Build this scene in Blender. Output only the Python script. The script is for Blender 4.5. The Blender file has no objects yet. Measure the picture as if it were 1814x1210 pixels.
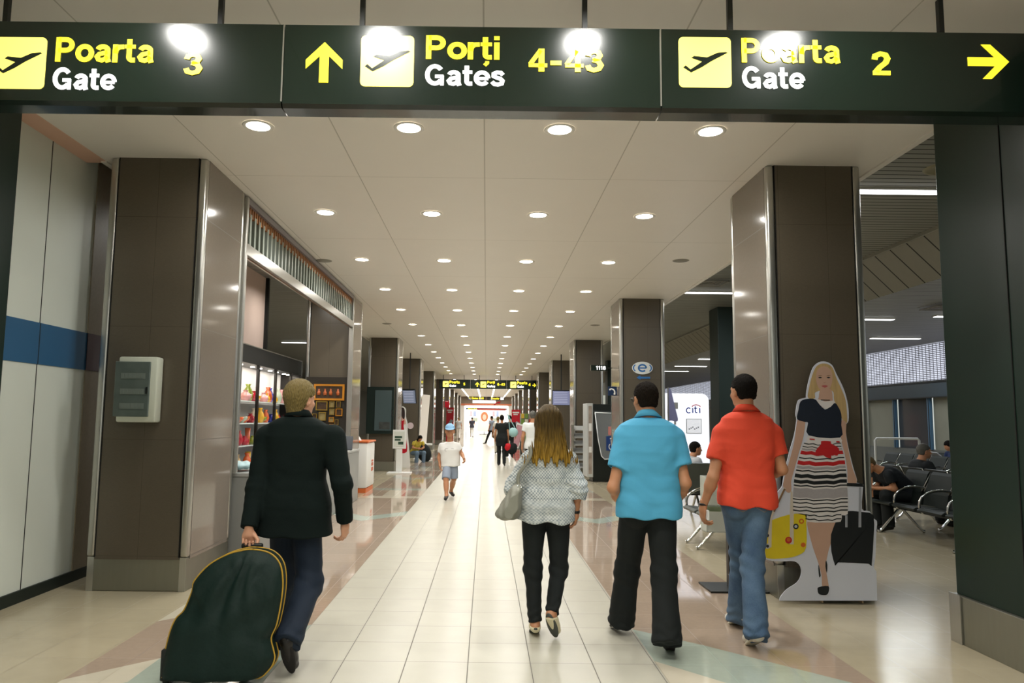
import bpy, bmesh, math, random
import numpy as np
from mathutils import Vector, Matrix
random.seed(7)
SC = bpy.context.scene
COL = SC.collection
PI = math.pi
# ------------------------------------------------------------------ camera, world, exposure
FPX, PCX, PCY, CAMH = 1272.0, 863.0, 618.0, 1.57      # measured for the 1814 x 1210 frame
PITCH, ROLL = math.atan((743 - 618) / 1272.0), 0.012
FWD = Vector((0, math.cos(PITCH), math.sin(PITCH)))
_u0 = Vector((0, -math.sin(PITCH), math.cos(PITCH))); _r0 = Vector((1, 0, 0))
RGT = _r0 * math.cos(ROLL) + _u0 * math.sin(ROLL)
UPV = _u0 * math.cos(ROLL) - _r0 * math.sin(ROLL)
cam_data = bpy.data.cameras.new('camera')
cam_data.sensor_width = 36.0; cam_data.lens = FPX / 1814 * 36
cam_data.shift_x = (907 - PCX) / 1814; cam_data.shift_y = (PCY - 605) / 1814
cam_data.clip_start = 0.05; cam_data.clip_end = 400
cam = bpy.data.objects.new('camera', cam_data); COL.objects.link(cam)
m3 = Matrix((RGT, UPV, -FWD)).transposed()
cam.matrix_world = Matrix.Translation((0, 0, CAMH)) @ m3.to_4x4()
SC.camera = cam
W = bpy.data.worlds.new('world'); SC.world = W; W.use_nodes = True
W.node_tree.nodes['Background'].inputs[0].default_value = (0.79, 0.85, 0.79, 1)
W.node_tree.nodes['Background'].inputs[1].default_value = 0.74
SC.view_settings.view_transform = 'Standard'; SC.view_settings.look = 'None'
SC.view_settings.exposure = 0.0; SC.view_settings.gamma = 1.0; SC.view_settings.use_curve_mapping = False
LAMP_W = 20.5            # each corridor downlight
try:
    SC.cycles.use_denoising = True; SC.cycles.max_bounces = 8; SC.cycles.diffuse_bounces = 4
    SC.cycles.glossy_bounces = 4; SC.cycles.transparent_max_bounces = 8; SC.cycles.transmission_bounces = 4
    SC.cycles.sample_clamp_indirect = 6.0; SC.cycles.caustics_reflective = False; SC.cycles.caustics_refractive = False
    SC.cycles.use_adaptive_sampling = True; SC.cycles.adaptive_threshold = 0.03
except Exception: pass

def at(px, py, Y):
    """the point of the photograph's pixel on the plane a distance Y down the corridor"""
    d = FWD + RGT * ((px - PCX) / FPX) - UPV * ((py - PCY) / FPX)
    return Vector((0, 0, CAMH)) + d * (Y / d.y)

# ------------------------------------------------------------------ materials
def lin(c):
    if isinstance(c, str):
        c = tuple(int(c[i:i+2], 16) / 255 for i in (0, 2, 4))
    return tuple((x / 12.92 if x <= .04045 else ((x + .055) / 1.055) ** 2.4) for x in c[:3])
MATS = {}
class NT:
    def __init__(s, m): s.t = m.node_tree; s.b = s.t.nodes['Principled BSDF']
    def n(s, typ, **kw):
        x = s.t.nodes.new(typ)
        for k, v in kw.items():
            if k.startswith('i_'):
                x.inputs[k[2:].replace('_', ' ')].default_value = v
            else: setattr(x, k, v)
        return x
    def l(s, a, ao, b, bi): s.t.links.new(a.outputs[ao], b.inputs[bi])
def mat(name, col, rough=.5, metal=0., noise=0., nscale=20., stretch=(1, 1, 1), bump=0., bscale=80., emit=0., ecol=None, alpha=1., trans=0., spec=.5, coat=0., sheen=0., ior=1.45, vor=False):
    if name in MATS: return MATS[name]
    m = bpy.data.materials.new(name); m.use_nodes = True; k = NT(m); b = k.b
    c = lin(col); b.inputs['Base Color'].default_value = (*c, 1)
    b.inputs['Roughness'].default_value = rough; b.inputs['Metallic'].default_value = metal
    b.inputs['Specular IOR Level'].default_value = spec; b.inputs['Coat Weight'].default_value = coat
    b.inputs['Coat Roughness'].default_value = .05; b.inputs['IOR'].default_value = ior
    b.inputs['Sheen Weight'].default_value = sheen
    b.inputs['Transmission Weight'].default_value = trans; b.inputs['Alpha'].default_value = alpha
    if emit: 
        b.inputs['Emission Color'].default_value = (*lin(ecol or col), 1); b.inputs['Emission Strength'].default_value = emit
    tc = k.n('ShaderNodeTexCoord'); mp = k.n('ShaderNodeMapping'); mp.inputs['Scale'].default_value = stretch
    k.l(tc, 'Object', mp, 'Vector')
    if noise:
        nz = k.n('ShaderNodeTexNoise', i_Scale=nscale, i_Detail=3.0); k.l(mp, 'Vector', nz, 'Vector')
        mx = k.n('ShaderNodeMix', data_type='RGBA')
        mx.inputs[6].default_value = (*[x * (1 - noise) for x in c], 1); mx.inputs[7].default_value = (*[min(1, x * (1 + noise)) for x in c], 1)
        k.l(nz, 0, mx, 0); k.l(mx, 2, b, 'Base Color')
    if bump:
        nz = k.n('ShaderNodeTexNoise', i_Scale=bscale, i_Detail=3.0); k.l(mp, 'Vector', nz, 'Vector')
        bp = k.n('ShaderNodeBump', i_Strength=bump, i_Distance=.01); k.l(nz, 0, bp, 'Height'); k.l(bp, 0, b, 'Normal')
    MATS[name] = m; return m
def grid_mat(name, col, gcol, px, py, ox=0., oy=0., wx=.004, wy=.004, rough=.15, var=.04, mottle=.03, mscale=6., axes=(0, 1), gaxis_soft=.0012, bump=.0, spec=.5, metal=0, mot_stretch=(1, 1, 1)):
    """a surface jointed on a world grid: period px,py, joint widths wx,wy"""
    if name in MATS: return MATS[name]
    m = bpy.data.materials.new(name); m.use_nodes = True; k = NT(m); b = k.b
    b.inputs['Specular IOR Level'].default_value = spec; b.inputs['Metallic'].default_value = metal
    g = k.n('ShaderNodeNewGeometry'); sp = k.n('ShaderNodeSeparateXYZ'); k.l(g, 'Position', sp, 0)
    def M(op, a, bb=None):
        x = k.n('ShaderNodeMath', operation=op)
        for i, v in enumerate((a, bb)):
            if v is None: continue
            if isinstance(v, tuple): k.t.links.new(v[0].outputs[v[1]], x.inputs[i])
            else: x.inputs[i].default_value = v
        return (x, 0)
    lines = []; cells = []
    for ax, per, off, w in ((axes[0], px, ox, wx), (axes[1], py, oy, wy)):
        if not per: continue
        u = M('DIVIDE', M('SUBTRACT', (sp, ax), off), per)
        cells.append(M('FLOOR', u))
        d = M('MULTIPLY', M('ABSOLUTE', M('SUBTRACT', u, M('ROUND', u))), per)
        lines.append(M('SUBTRACT', 1.0, M('MINIMUM', M('MAXIMUM', M('DIVIDE', M('SUBTRACT', d, w / 2), gaxis_soft), 0.), 1.)))
    line = lines[0] if len(lines) == 1 else M('MAXIMUM', lines[0], lines[1])
    cb = k.n('ShaderNodeCombineXYZ'); 
    for i, c_ in enumerate(cells): k.t.links.new(c_[0].outputs[0], cb.inputs[i])
    wn = k.n('ShaderNodeTexWhiteNoise'); k.l(cb, 0, wn, 'Vector')
    mp = k.n('ShaderNodeMapping'); mp.inputs['Scale'].default_value = mot_stretch; k.l(g, 'Position', mp, 'Vector')
    nz = k.n('ShaderNodeTexNoise', i_Scale=mscale, i_Detail=5.0); k.l(mp, 'Vector', nz, 'Vector')
    val = M('ADD', M('MULTIPLY', M('SUBTRACT', (wn, 0), .5), var * 2), M('MULTIPLY', M('SUBTRACT', (nz, 0), .5), mottle * 2))
    val = M('ADD', val, 1.0)
    hs = k.n('ShaderNodeHueSaturation'); hs.inputs['Color'].default_value = (*lin(col), 1); k.t.links.new(val[0].outputs[0], hs.inputs['Value'])
    mx = k.n('ShaderNodeMix', data_type='RGBA'); k.t.links.new(line[0].outputs[0], mx.inputs[0]); k.l(hs, 0, mx, 6); mx.inputs[7].default_value = (*lin(gcol), 1)
    k.l(mx, 2, b, 'Base Color')
    r = M('ADD', M('MULTIPLY', line, .5), rough); k.t.links.new(r[0].outputs[0], b.inputs['Roughness'])
    if bump:
        bp = k.n('ShaderNodeBump', i_Strength=bump, i_Distance=.002); iv = M('SUBTRACT', 1.0, line); k.t.links.new(iv[0].outputs[0], bp.inputs['Height']); k.l(bp, 0, b, 'Normal')
    MATS[name] = m; return m

# ------------------------------------------------------------------ objects
def link(name, data, m=None, parent=None):
    o = bpy.data.objects.new(name, data); COL.objects.link(o)
    if m is not None:
        for x in (m if isinstance(m, (list, tuple)) else [m]): o.data.materials.append(x)
    if parent is not None: o.parent = parent
    return o
def obj(name, bm, m, parent=None, smooth=False, loc=None, rotz=0., auto=None):
    me = bpy.data.meshes.new(name); bm.normal_update(); bm.to_mesh(me); bm.free()
    if smooth or auto:
        for p in me.polygons: p.use_smooth = True
        if auto:
            try: me.set_sharp_from_angle(angle=math.radians(auto))
            except Exception: pass
    o = link(name, me, m, parent)
    if loc is not None: o.location = loc
    o.rotation_euler.z = rotz
    return o
def tag(o, label=None, cat=None, group=None, kind=None):
    if label: o['label'] = label
    if cat: o['category'] = cat
    if group: o['group'] = group
    if kind: o['kind'] = kind
    return o
def thing(name, label, cat, loc=(0, 0, 0), rotz=0., group=None, kind=None):
    o = bpy.data.objects.new(name, None); COL.objects.link(o); o.empty_display_size = .1
    o.location = loc; o.rotation_euler.z = rotz
    return tag(o, label, cat, group, kind)
def struct(name, bm, m, parent=None, **kw):
    o = obj(name, bm, m, parent, **kw)
    if parent is None: o['kind'] = 'structure'
    return o
def copy_tree(o, parent=None):
    c = o.copy(); COL.objects.link(c)
    if parent is not None: c.parent = parent
    for ch in [x for x in bpy.data.objects if x.parent == o]: copy_tree(ch, c)
    return c
def B(): return bmesh.new()
def box(bm, c, s, rot=None, bev=0., mi=0, seg=2):
    r = bmesh.ops.create_cube(bm, size=1.0)
    M = Matrix.Translation(c) @ (rot.to_4x4() if rot is not None else Matrix.Identity(4)) @ Matrix.Diagonal((*s, 1))
    bmesh.ops.transform(bm, matrix=M, verts=r['verts'])
    vs = set(r['verts'])
    fs = [f for f in bm.faces if all(v in vs for v in f.verts)]
    for f in fs: f.material_index = mi
    if bev:
        es = list({e for f in fs for e in f.edges})
        rr = bmesh.ops.bevel(bm, geom=es, offset=bev, segments=seg, affect='EDGES', profile=.5)
        for f in rr['faces']: f.material_index = mi
    return bm
def bx(bm, x0, x1, y0, y1, z0, z1, bev=0., mi=0):
    return box(bm, ((x0+x1)/2, (y0+y1)/2, (z0+z1)/2), (x1-x0, y1-y0, z1-z0), None, bev, mi)
def cyl(bm, a, b, r, r2=None, seg=16, mi=0, caps=True):
    a, b = Vector(a), Vector(b); d = b - a; L = d.length
    q = d.to_track_quat('Z', 'Y').to_matrix().to_4x4()
    rr = bmesh.ops.create_cone(bm, cap_ends=caps, segments=seg, radius1=r, radius2=r if r2 is None else r2, depth=L)
    bmesh.ops.transform(bm, matrix=Matrix.Translation((a + b) / 2) @ q, verts=rr['verts'])
    vs = set(rr['verts'])
    for f in bm.faces:
        if all(v in vs for v in f.verts): f.material_index = mi
    return bm
def spline(pts, n=6, closed=False):
    P = [Vector(p) for p in pts]; out = []
    N = len(P)
    rng = range(N) if closed else range(N - 1)
    for i in rng:
        p0 = P[(i-1) % N] if closed or i > 0 else P[0]; p1 = P[i]; p2 = P[(i+1) % N]; p3 = P[(i+2) % N] if closed or i + 2 < N else P[-1]
        for k in range(n):
            t = k / n
            out.append(.5 * ((2*p1) + (p2-p0)*t + (2*p0-5*p1+4*p2-p3)*t*t + (3*p1-p0-3*p2+p3)*t*t*t))
    if not closed: out.append(P[-1])
    return out
def tube(bm, pts, r, seg=8, mi=0, flat=None):
    pts = [Vector(p) for p in pts]; rings = []
    nrm = None
    for i, p in enumerate(pts):
        t = (pts[min(i+1, len(pts)-1)] - pts[max(i-1, 0)]).normalized()
        if nrm is None:
            nrm = t.orthogonal().normalized()
        nrm = (nrm - t * nrm.dot(t)).normalized(); bn = t.cross(nrm)
        rr = r[i] if isinstance(r, (list, tuple)) else r
        ra, rb = (rr, rr) if flat is None else (rr, rr * flat)
        rings.append([bm.verts.new(p + nrm * math.cos(a) * ra + bn * math.sin(a) * rb) for a in [2*PI*k/seg for k in range(seg)]])
    for a, b in zip(rings, rings[1:]):
        for k in range(seg):
            f = bm.faces.new((a[k], a[(k+1) % seg], b[(k+1) % seg], b[k])); f.material_index = mi; f.smooth = True
    for rg in (rings[0][::-1], rings[-1]):
        f = bm.faces.new(rg); f.material_index = mi
    return bm
def lathe(bm, prof, seg=20, loc=(0, 0, 0), mi=0, sx=1., sy=1.):
    """prof: (r, z) pairs from the bottom up"""
    L = Vector(loc); rings = []
    for r, z in prof:
        if r < 1e-5: rings.append([bm.verts.new(L + Vector((0, 0, z)))])
        else: rings.append([bm.verts.new(L + Vector((r*sx*math.cos(2*PI*k/seg), r*sy*math.sin(2*PI*k/seg), z))) for k in range(seg)])
    for a, b in zip(rings, rings[1:]):
        for k in range(seg):
            k2 = (k+1) % seg
            if len(a) == 1 and len(b) == 1: continue
            if len(a) == 1: f = bm.faces.new((a[0], b[k2], b[k]))
            elif len(b) == 1: f = bm.faces.new((a[k], a[k2], b[0]))
            else: f = bm.faces.new((a[k], a[k2], b[k2], b[k]))
            f.material_index = mi; f.smooth = True
    return bm
def prism(bm, pts, vec, mi=0):
    """extrude a planar outline by vec"""
    vec = Vector(vec)
    a = [bm.verts.new(Vector(p)) for p in pts]; b = [bm.verts.new(Vector(p) + vec) for p in pts]
    try:
        fs = [bm.faces.new(a), bm.faces.new(b[::-1])]
    except ValueError: return bm
    n = len(a)
    for i in range(n): fs.append(bm.faces.new((a[i], b[i], b[(i+1) % n], a[(i+1) % n])))
    for f in fs: f.material_index = mi
    bmesh.ops.recalc_face_normals(bm, faces=fs)
    return bm
def text_mesh(body, size, m, parent, origin, width=None, bold=.03, depth=.002, name='lettering', flip=False, height=None, align='LEFT', rotz=0., shear=0.):
    """upright lettering in a plane facing the camera side (-Y), lower-left at origin"""
    cu = bpy.data.curves.new(name, 'FONT'); cu.body = body; cu.size = size; cu.offset = bold * size * .5; cu.extrude = depth
    cu.resolution_u = 3; cu.shear = shear
    t = bpy.data.objects.new(name, cu); COL.objects.link(t)
    bpy.context.view_layer.update()
    dg = bpy.context.evaluated_depsgraph_get()
    me = bpy.data.meshes.new_from_object(t.evaluated_get(dg)); bpy.data.objects.remove(t)
    xs = [v.co.x for v in me.vertices]; ys = [v.co.y for v in me.vertices]
    x0, x1, y0, y1 = min(xs), max(xs), min(ys), max(ys)
    sx = width / (x1 - x0) if width else 1.; sy = height / (y1 - y0) if height else (sx if width else 1.)
    oy = y0 if height else 0.
    for v in me.vertices:
        v.co = Vector(((v.co.x - x0) * sx, -v.co.z, (v.co.y - oy) * sy))
    me.update(); me.materials.clear(); 
    o = link(name, me, m, parent); o.location = origin; o.rotation_euler.z = rotz
    return o

# ------------------------------------------------------------------ heavy grotesque lettering drawn from strokes
def _arc(cx, cy, rx, ry, a0, a1, n=14):
    return [(cx + rx*math.cos(math.radians(a0 + (a1-a0)*k/n)), cy + ry*math.sin(math.radians(a0 + (a1-a0)*k/n))) for k in range(n+1)]
_tt = [(.17, .95), (.17, .22)] + _arc(.29, .22, .12, .125, 180, 280, 6) + [(.40, .10)]
GLYPH = {   # char: (advance, [(centre line, stroke scale)])
 'P': (.76, [([(.11, 0), (.11, 1)], 1), ([(.11, .91), (.38, .91)] + _arc(.38, .69, .23, .22, 90, -90) + [(.11, .47)], 1)]),
 'o': (.70, [(_arc(.345, .365, .25, .275, 0, 360, 24), 1)]),
 'a': (.68, [(_arc(.32, .48, .19, .155, 165, 20, 8) + [(.505, .42), (.505, .15), (.55, .0)], 1), ([(.50, .41), (.36, .37), (.2, .33), (.115, .22), (.17, .11), (.3, .075), (.42, .13), (.5, .24)], .9)]),
 'r': (.46, [([(.11, 0), (.11, .73)], 1), ([(.11, .36), (.15, .53), (.25, .63), (.43, .64)], .95)]),
 't': (.46, [(_tt, 1), ([(.0, .65), (.40, .65)], .8)]),
 '\u021b': (.46, [(_tt, 1), ([(.0, .65), (.40, .65)], .8), ([(.24, -.07), (.24, -.15), (.15, -.25)], .7)]),
 'i': (.32, [([(.11, 0), (.11, .73)], 1), ([(.11, .84), (.11, 1.0)], 1)]),
 'G': (.88, [(_arc(.42, .5, .31, .41, 38, 322, 26), 1), ([(.43, .43), (.77, .43)], .85), ([(.715, .47), (.715, .0)], .8)]),
 'e': (.67, [([(.12, .345), (.6, .345)], .72), (_arc(.34, .365, .25, .275, 0, 322, 24), .95)]),
 's': (.62, [([(.53, .53), (.44, .635), (.28, .65), (.15, .58), (.15, .47), (.28, .4), (.42, .35), (.51, .25), (.48, .12), (.33, .07), (.18, .09), (.08, .2)], .92)]),
 '1': (.5, [([(.3, 0), (.3, 1)], 1), ([(.3, .93), (.18, .78), (.03, .77)], .75)]),
 '2': (.66, [([(.10, .66), (.13, .82), (.3, .91), (.46, .86), (.52, .70), (.46, .53), (.26, .33), (.13, .14)], 1), ([(.03, .09), (.6, .09)], .95)]),
 '3': (.66, [([(.10, .70), (.14, .84), (.29, .91), (.44, .86), (.49, .72), (.42, .58), (.26, .53)], .95), ([(.26, .53), (.44, .47), (.52, .30), (.45, .14), (.29, .08), (.14, .14), (.09, .29)], .95)]),
 '4': (.66, [([(.43, 0), (.43, 1)], 1), ([(.4, .93), (.07, .33)], .8), ([(.02, .27), (.62, .27)], .85)]),
 '5': (.66, [([(.55, .91), (.19, .91), (.14, .5)], .95), ([(.13, .5), (.3, .6), (.47, .52), (.52, .33), (.44, .14), (.28, .08), (.09, .2)], .95)]),
 '6': (.66, [(_arc(.32, .31, .21, .225, 0, 360, 20), 1), ([(.52, .8), (.36, .92), (.2, .83), (.12, .6), (.115, .32)], 1)]),
 '8': (.66, [(_arc(.32, .71, .18, .195, 0, 360, 18), .95), (_arc(.32, .29, .215, .21, 0, 360, 18), .95)]),
 '-': (.52, [([(.06, .38), (.42, .38)], 1)]), ' ': (.3, []),
}
def stroke_poly(b, pts, w, place, mi=0):
    P = [Vector((x, y, 0)) for x, y in pts]; P = [p for i, p in enumerate(P) if i == 0 or (p - P[i-1]).length > 1e-4]; L = []; R = []
    closed = (P[0] - P[-1]).length < 1e-4
    for i, p in enumerate(P):
        a = P[i-1] if i > 0 else (P[-2] if closed else None); c = P[i+1] if i < len(P)-1 else (P[1] if closed else None)
        t1 = (p - a).normalized() if a is not None else None; t2 = (c - p).normalized() if c is not None else None
        t = ((t1 or t2) + (t2 or t1)).normalized(); n = Vector((-t.y, t.x, 0))
        k = 1.0
        if t1 and t2: k = 1 / max(.5, n.dot(Vector((-t1.y, t1.x, 0))))
        L.append(p + n*w/2*k); R.append(p - n*w/2*k)
    for i in range(len(P)-1):
        q = [L[i], R[i], R[i+1], L[i+1]]
        for dpt in (0,):
            f = b.faces.new([b.verts.new(place(v.x, v.y, 0)) for v in q]); f.material_index = mi
def bold_text(body, m, parent, x, y, z, width, height, stroke=.19, name='lettering'):
    """letters in the plane y, lower left of the cap box at x,z; width spans the string, height the capitals"""
    tot = 0
    for ch in body: tot += GLYPH[ch][0]
    last = GLYPH[body[-1]][0]; tot -= .09
    sx = width / tot; b = bmesh.new(); cx = 0
    for ch in body:
        adv, st = GLYPH[ch]
        for pts, k in st:
            stroke_poly(b, [(u + cx, v) for u, v in pts], stroke * k, lambda u, v, w_: Vector((x + u*sx, y, z + v*height)))
        cx += adv
    ys = sorted({round(v.co.y, 4) for v in b.verts})
    bmesh.ops.recalc_face_normals(b, faces=b.faces)
    geo = bmesh.ops.extrude_face_region(b, geom=list(b.faces))
    for v in [e for e in geo['geom'] if isinstance(e, bmesh.types.BMVert)]: v.co.y += .003
    return obj(name, b, m, parent)
# ================================================================== the setting
STEEL = mat('brushed_steel', 'b9b8b2', .28, .9, noise=.06, nscale=3, stretch=(40, 40, .4), bump=.02, bscale=300)
STEEL_D = mat('plinth_steel', '8d8c80', .35, .8, noise=.08, nscale=4, stretch=(8, 8, 1))
CHROME = mat('chrome', 'd8d8d6', .12, 1.0)
GREEN = mat('dark_green_lacquer', '12251d', .32, 0, noise=.15, nscale=60, spec=.4)
BLACK = mat('black_plastic', '101412', .4)
DARK = mat('dark_void', '16181a', .7)
WHITE = mat('white_laminate', 'e6e6e2', .35)
RED = mat('red_print', 'c01228', .4)
CREAM_T = grid_mat('cream_floor_tile', 'bdb9aa', '6f6b62', .4035, .4035, -.10, 4.835, .0055, .0042, rough=.27, var=.02, mottle=.05, mscale=5)
BROWN_T = grid_mat('rose_granite_tile', 'ab9886', '8d7c6e', .4235, .4035, 1.127, 4.835, .004, .002, rough=.055, var=.04, mottle=.10, mscale=26, spec=.75)
TEAL_T = grid_mat('pale_teal_tile', 'a9b3a6', '8a9a8e', .4235, .4035, 1.127, 4.835, .004, .002, rough=.07, var=.03, mottle=.08, mscale=20, spec=.7)
SAND_T = grid_mat('sand_floor_tile', 'b2a78d', '8a8069', .4035, .4035, -.10, 4.835, .004, .003, rough=.17, var=.03, mottle=.07, mscale=8)
LIGHT_T = grid_mat('cream_inlay_tile', 'cfc6b2', '9f947e', .4235, .4035, 1.127, 4.835, .004, .002, rough=.08, var=.03, mottle=.05, mscale=8, spec=.7)

b = B(); bx(b, -14, 14, -7, 92, -.12, 0); struct('floor', b, SAND_T)
b = B()
bx(b, -1.31, 1.125, -7, 90, -.05, .0006); struct('floor', b, CREAM_T)
for x0, x1 in ((-2.5, -1.31), (1.125, 2.39)):
    b = B(); bx(b, x0, x1, -7, 90, -.05, .0006); struct('floor', b, BROWN_T)
def inlay(pts, m):
    b = B(); prism(b, [(x, y, .0004) for x, y in pts], (0, 0, .0007)); struct('floor', b, m)
inlay([(1.125, 5.62), (1.55, 5.25), (2.39, 4.40), (2.39, 3.6), (1.46, 4.53), (1.125, 4.90)], TEAL_T)
inlay([(1.125, 4.90), (1.46, 4.53), (2.39, 3.6), (2.39, 3.0), (1.125, 3.0)], LIGHT_T)
inlay([(-2.1, 4.84), (-1.31, 5.64), (-1.31, 4.0), (-2.1, 4.0)], TEAL_T)
inlay([(-2.5, 4.44), (-2.1, 4.84), (-2.1, 4.42), (-2.5, 4.0)], LIGHT_T)
inlay([(-2.5, 4.0), (-2.5, 2.6), (-1.31, 2.6), (-1.31, 4.0), (-2.1, 4.0), (-2.1, 4.42)], TEAL_T)
inlay([(-2.5, 5.68), (-2.5, 7.0), (-1.9, 6.3), (-2.5, 5.68)][:3], LIGHT_T)
for k in range(1, 9):
    y = 6.6 + 7.5 * k
    for x0, x1, s in ((-2.5, -1.31, 1), (1.125, 2.39, -1)):
        for dy in (.3, 1.9):
            inlay([(x0, y + dy), (x1, y + dy), (x1, y + dy + .38), (x0, y + dy + .38)], LIGHT_T if dy < 1 else TEAL_T)
        xm = (x0 + x1) / 2
        inlay([(xm - .19, y + .69), (xm + .19, y + .69), (xm + .19, y + 1.89), (xm - .19, y + 1.89)], LIGHT_T)
        inlay([(x0, y - 2.2), (xm, y - 2.9), (x1, y - 2.2), (x1, y - 1.7), (xm, y - 2.4), (x0, y - 1.7)], TEAL_T)

# ceilings
CEIL = grid_mat('white_ceiling_panel', 'ece7df', 'c2bdb3', 1.266, 2.53, -2.578, 4.535, .007, .003, rough=.45, var=.008, mottle=.02, mscale=2, gaxis_soft=.003)
SLAT = grid_mat('grey_slat_ceiling', '8f8f86', '2e302c', 0, .12, 0, 0, 0, .014, rough=.38, var=.05, mottle=.1, mscale=2, gaxis_soft=.004, metal=.3)
SLAT_L = grid_mat('pale_slat_ceiling', '9b9b97', '50504c', 0, .12, 0, 0, 0, .012, rough=.35, var=.04, mottle=.1, mscale=2, gaxis_soft=.004, metal=.3)
SLOPE = grid_mat('sloped_ceiling_panel', '7d7a6c', '2b2a26', 0, .42, 0, .1, 0, .02, rough=.55, var=.03, mottle=.05, mscale=8, gaxis_soft=.006)
b = B(); bx(b, -3.72, 3.72, -7, 84, 4.0, 4.12); struct('ceiling', b, CEIL)
b = B(); bx(b, -3.98, -3.69, -7, 6.75, 3.998, 4.18); struct('ceiling', b, mat('painted_cove_glow', 'e0b8a2', .6))  # pink light reflected along this ceiling strip is put into its colour
b = B(); bx(b, 3.66, 3.72, -7, 84, 3.985, 4.25); struct('trim_1', b, CEIL)
b = B(); bx(b, -3.735, -3.68, 6.7, 84, 3.985, 4.25); struct('trim_2', b, CEIL)
b = B(); bx(b, 3.72, 6.0, -7, 84, 4.22, 4.3); struct('ceiling', b, SLAT)
b = B(); prism(b, [(6.0, -7, 4.22), (6.55, -7, 3.68), (6.55, -7, 3.74), (6.0, -7, 4.3)], (0, 91, 0)); struct('ceiling', b, SLOPE)
b = B(); bx(b, 5.985, 6.02, -7, 84, 4.17, 4.23); struct('trim_3', b, mat('ceiling_edge_trim', '8a887c', .4))
b = B(); bx(b, 6.55, 12.2, -7, 60, 3.68, 3.76); struct('ceiling', b, SLAT_L)
b = B(); bx(b, -12, -3.735, 6.75, 84, 4.18, 4.3); struct('ceiling', b, SLAT_L)

# pillars
PANEL = mat('umber_pillar_panel', '5b5347', .30, 0, noise=.10, nscale=260, stretch=(1, 1, .25), bump=.03, bscale=300, spec=.5)
PANEL_G = grid_mat('polished_pillar_panel', '7d746a', '5c554d', 0, 1.04, 0, .31, 0, .005, rough=.09, var=.02, mottle=.08, mscale=60, axes=(0, 2), spec=.7)
PANEL_F = grid_mat('woven_pillar_panel', '585043', '474034', .45, 1.04, -3.57, .31, .003, .003, rough=.3, var=.02, mottle=.22, mscale=120, axes=(0, 2), mot_stretch=(.5, 1, 2))
GAP = mat('shadow_gap', '0c0c0a', .8)
def pillar(x0, x1, y0, y1, n):
    r = thing('pillar_%s' % n, None, None, ((x0+x1)/2, (y0+y1)/2, 0), kind='structure')
    hx, hy = (x1-x0)/2, (y1-y0)/2
    b = B(); bx(b, -hx+.075, hx-.075, -hy+.004, hy-.004, .28, 4.0); o = obj('front_panel', b, PANEL_F, r)
    b = B(); bx(b, -hx+.004, hx-.004, -hy+.075, hy-.075, .28, 4.0); obj('side_panel', b, PANEL_G, r)
    for sx in (-1, 1):
        for sy in (-1, 1):
            b = B(); cx, cy = sx*(hx-.037), sy*(hy-.037)
            box(b, (cx, cy, (4.0+.30)/2), (.074, .074, 3.70), bev=.022, seg=4)
            obj('corner_trim', b, STEEL, r, auto=40)
            b = B(); w = .008
            if sx*0 == 0:
                bx(b, sx*(hx-.079)-w/2, sx*(hx-.079)+w/2, sy*(hy-.006)-.004, sy*(hy-.006)+.004, .3, 4.0)
            obj('joint', b, GAP, r)
    b = B(); bx(b, -hx+.012, hx-.012, -hy+.012, hy-.012, 0, .30, bev=.012); obj('plinth', b, STEEL_D, r)
    b = B(); bx(b, -hx-.0005+.012, -hx+.07, -hy+.008, -hy+.014, 0, .3); bx(b, hx-.07, hx-.0115, -hy+.008, -hy+.014, 0, .3); obj('plinth_trim', b, STEEL, r)
    return r
for k in range(10):
    y = 6.6 + 7.53 * k
    pillar(-3.58, -2.67, y, y + 1.08, 'left'); pillar(2.62, 3.51, y, y + 1.02, 'right')

# left wall of white panels with a blue stripe
WL = grid_mat('white_wall_panel', 'd9dfd6', '1a1c1a', 0, 1.17, 0, 6.21, 0, .012, rough=.45, var=.01, mottle=.03, mscale=3, axes=(0, 1), gaxis_soft=.002)
b = B(); bx(b, -4.05, -3.9, -7, 7.7, .1, 4.18); struct('wall_left', b, WL)
b = B(); bx(b, -3.905, -3.893, -7, 7.7, 2.0, 2.36); struct('trim_4', b, grid_mat('blue_stripe_panel', '2f5f86', '12202a', 0, 1.17, 0, 6.21, 0, .012, rough=.4, var=.01, mottle=.03, mscale=3, gaxis_soft=.002))
b = B(); bx(b, -3.92, -3.88, -7, 7.7, 0, .1); struct('baseboard_left', b, mat('dark_baseboard', '18221d', .5))
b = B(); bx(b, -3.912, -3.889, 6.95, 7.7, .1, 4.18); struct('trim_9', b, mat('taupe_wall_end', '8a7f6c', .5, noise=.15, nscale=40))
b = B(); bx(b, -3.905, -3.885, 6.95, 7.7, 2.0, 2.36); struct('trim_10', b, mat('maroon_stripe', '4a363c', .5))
# rooms either side, far end
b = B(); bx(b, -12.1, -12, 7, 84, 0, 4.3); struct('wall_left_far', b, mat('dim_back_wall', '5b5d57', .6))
b = B(); bx(b, -12, -4.05, 7.6, 7.7, 0, 4.3); struct('wall_left_return', b, mat('dim_back_wall', '5b5d57', .6))
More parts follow.
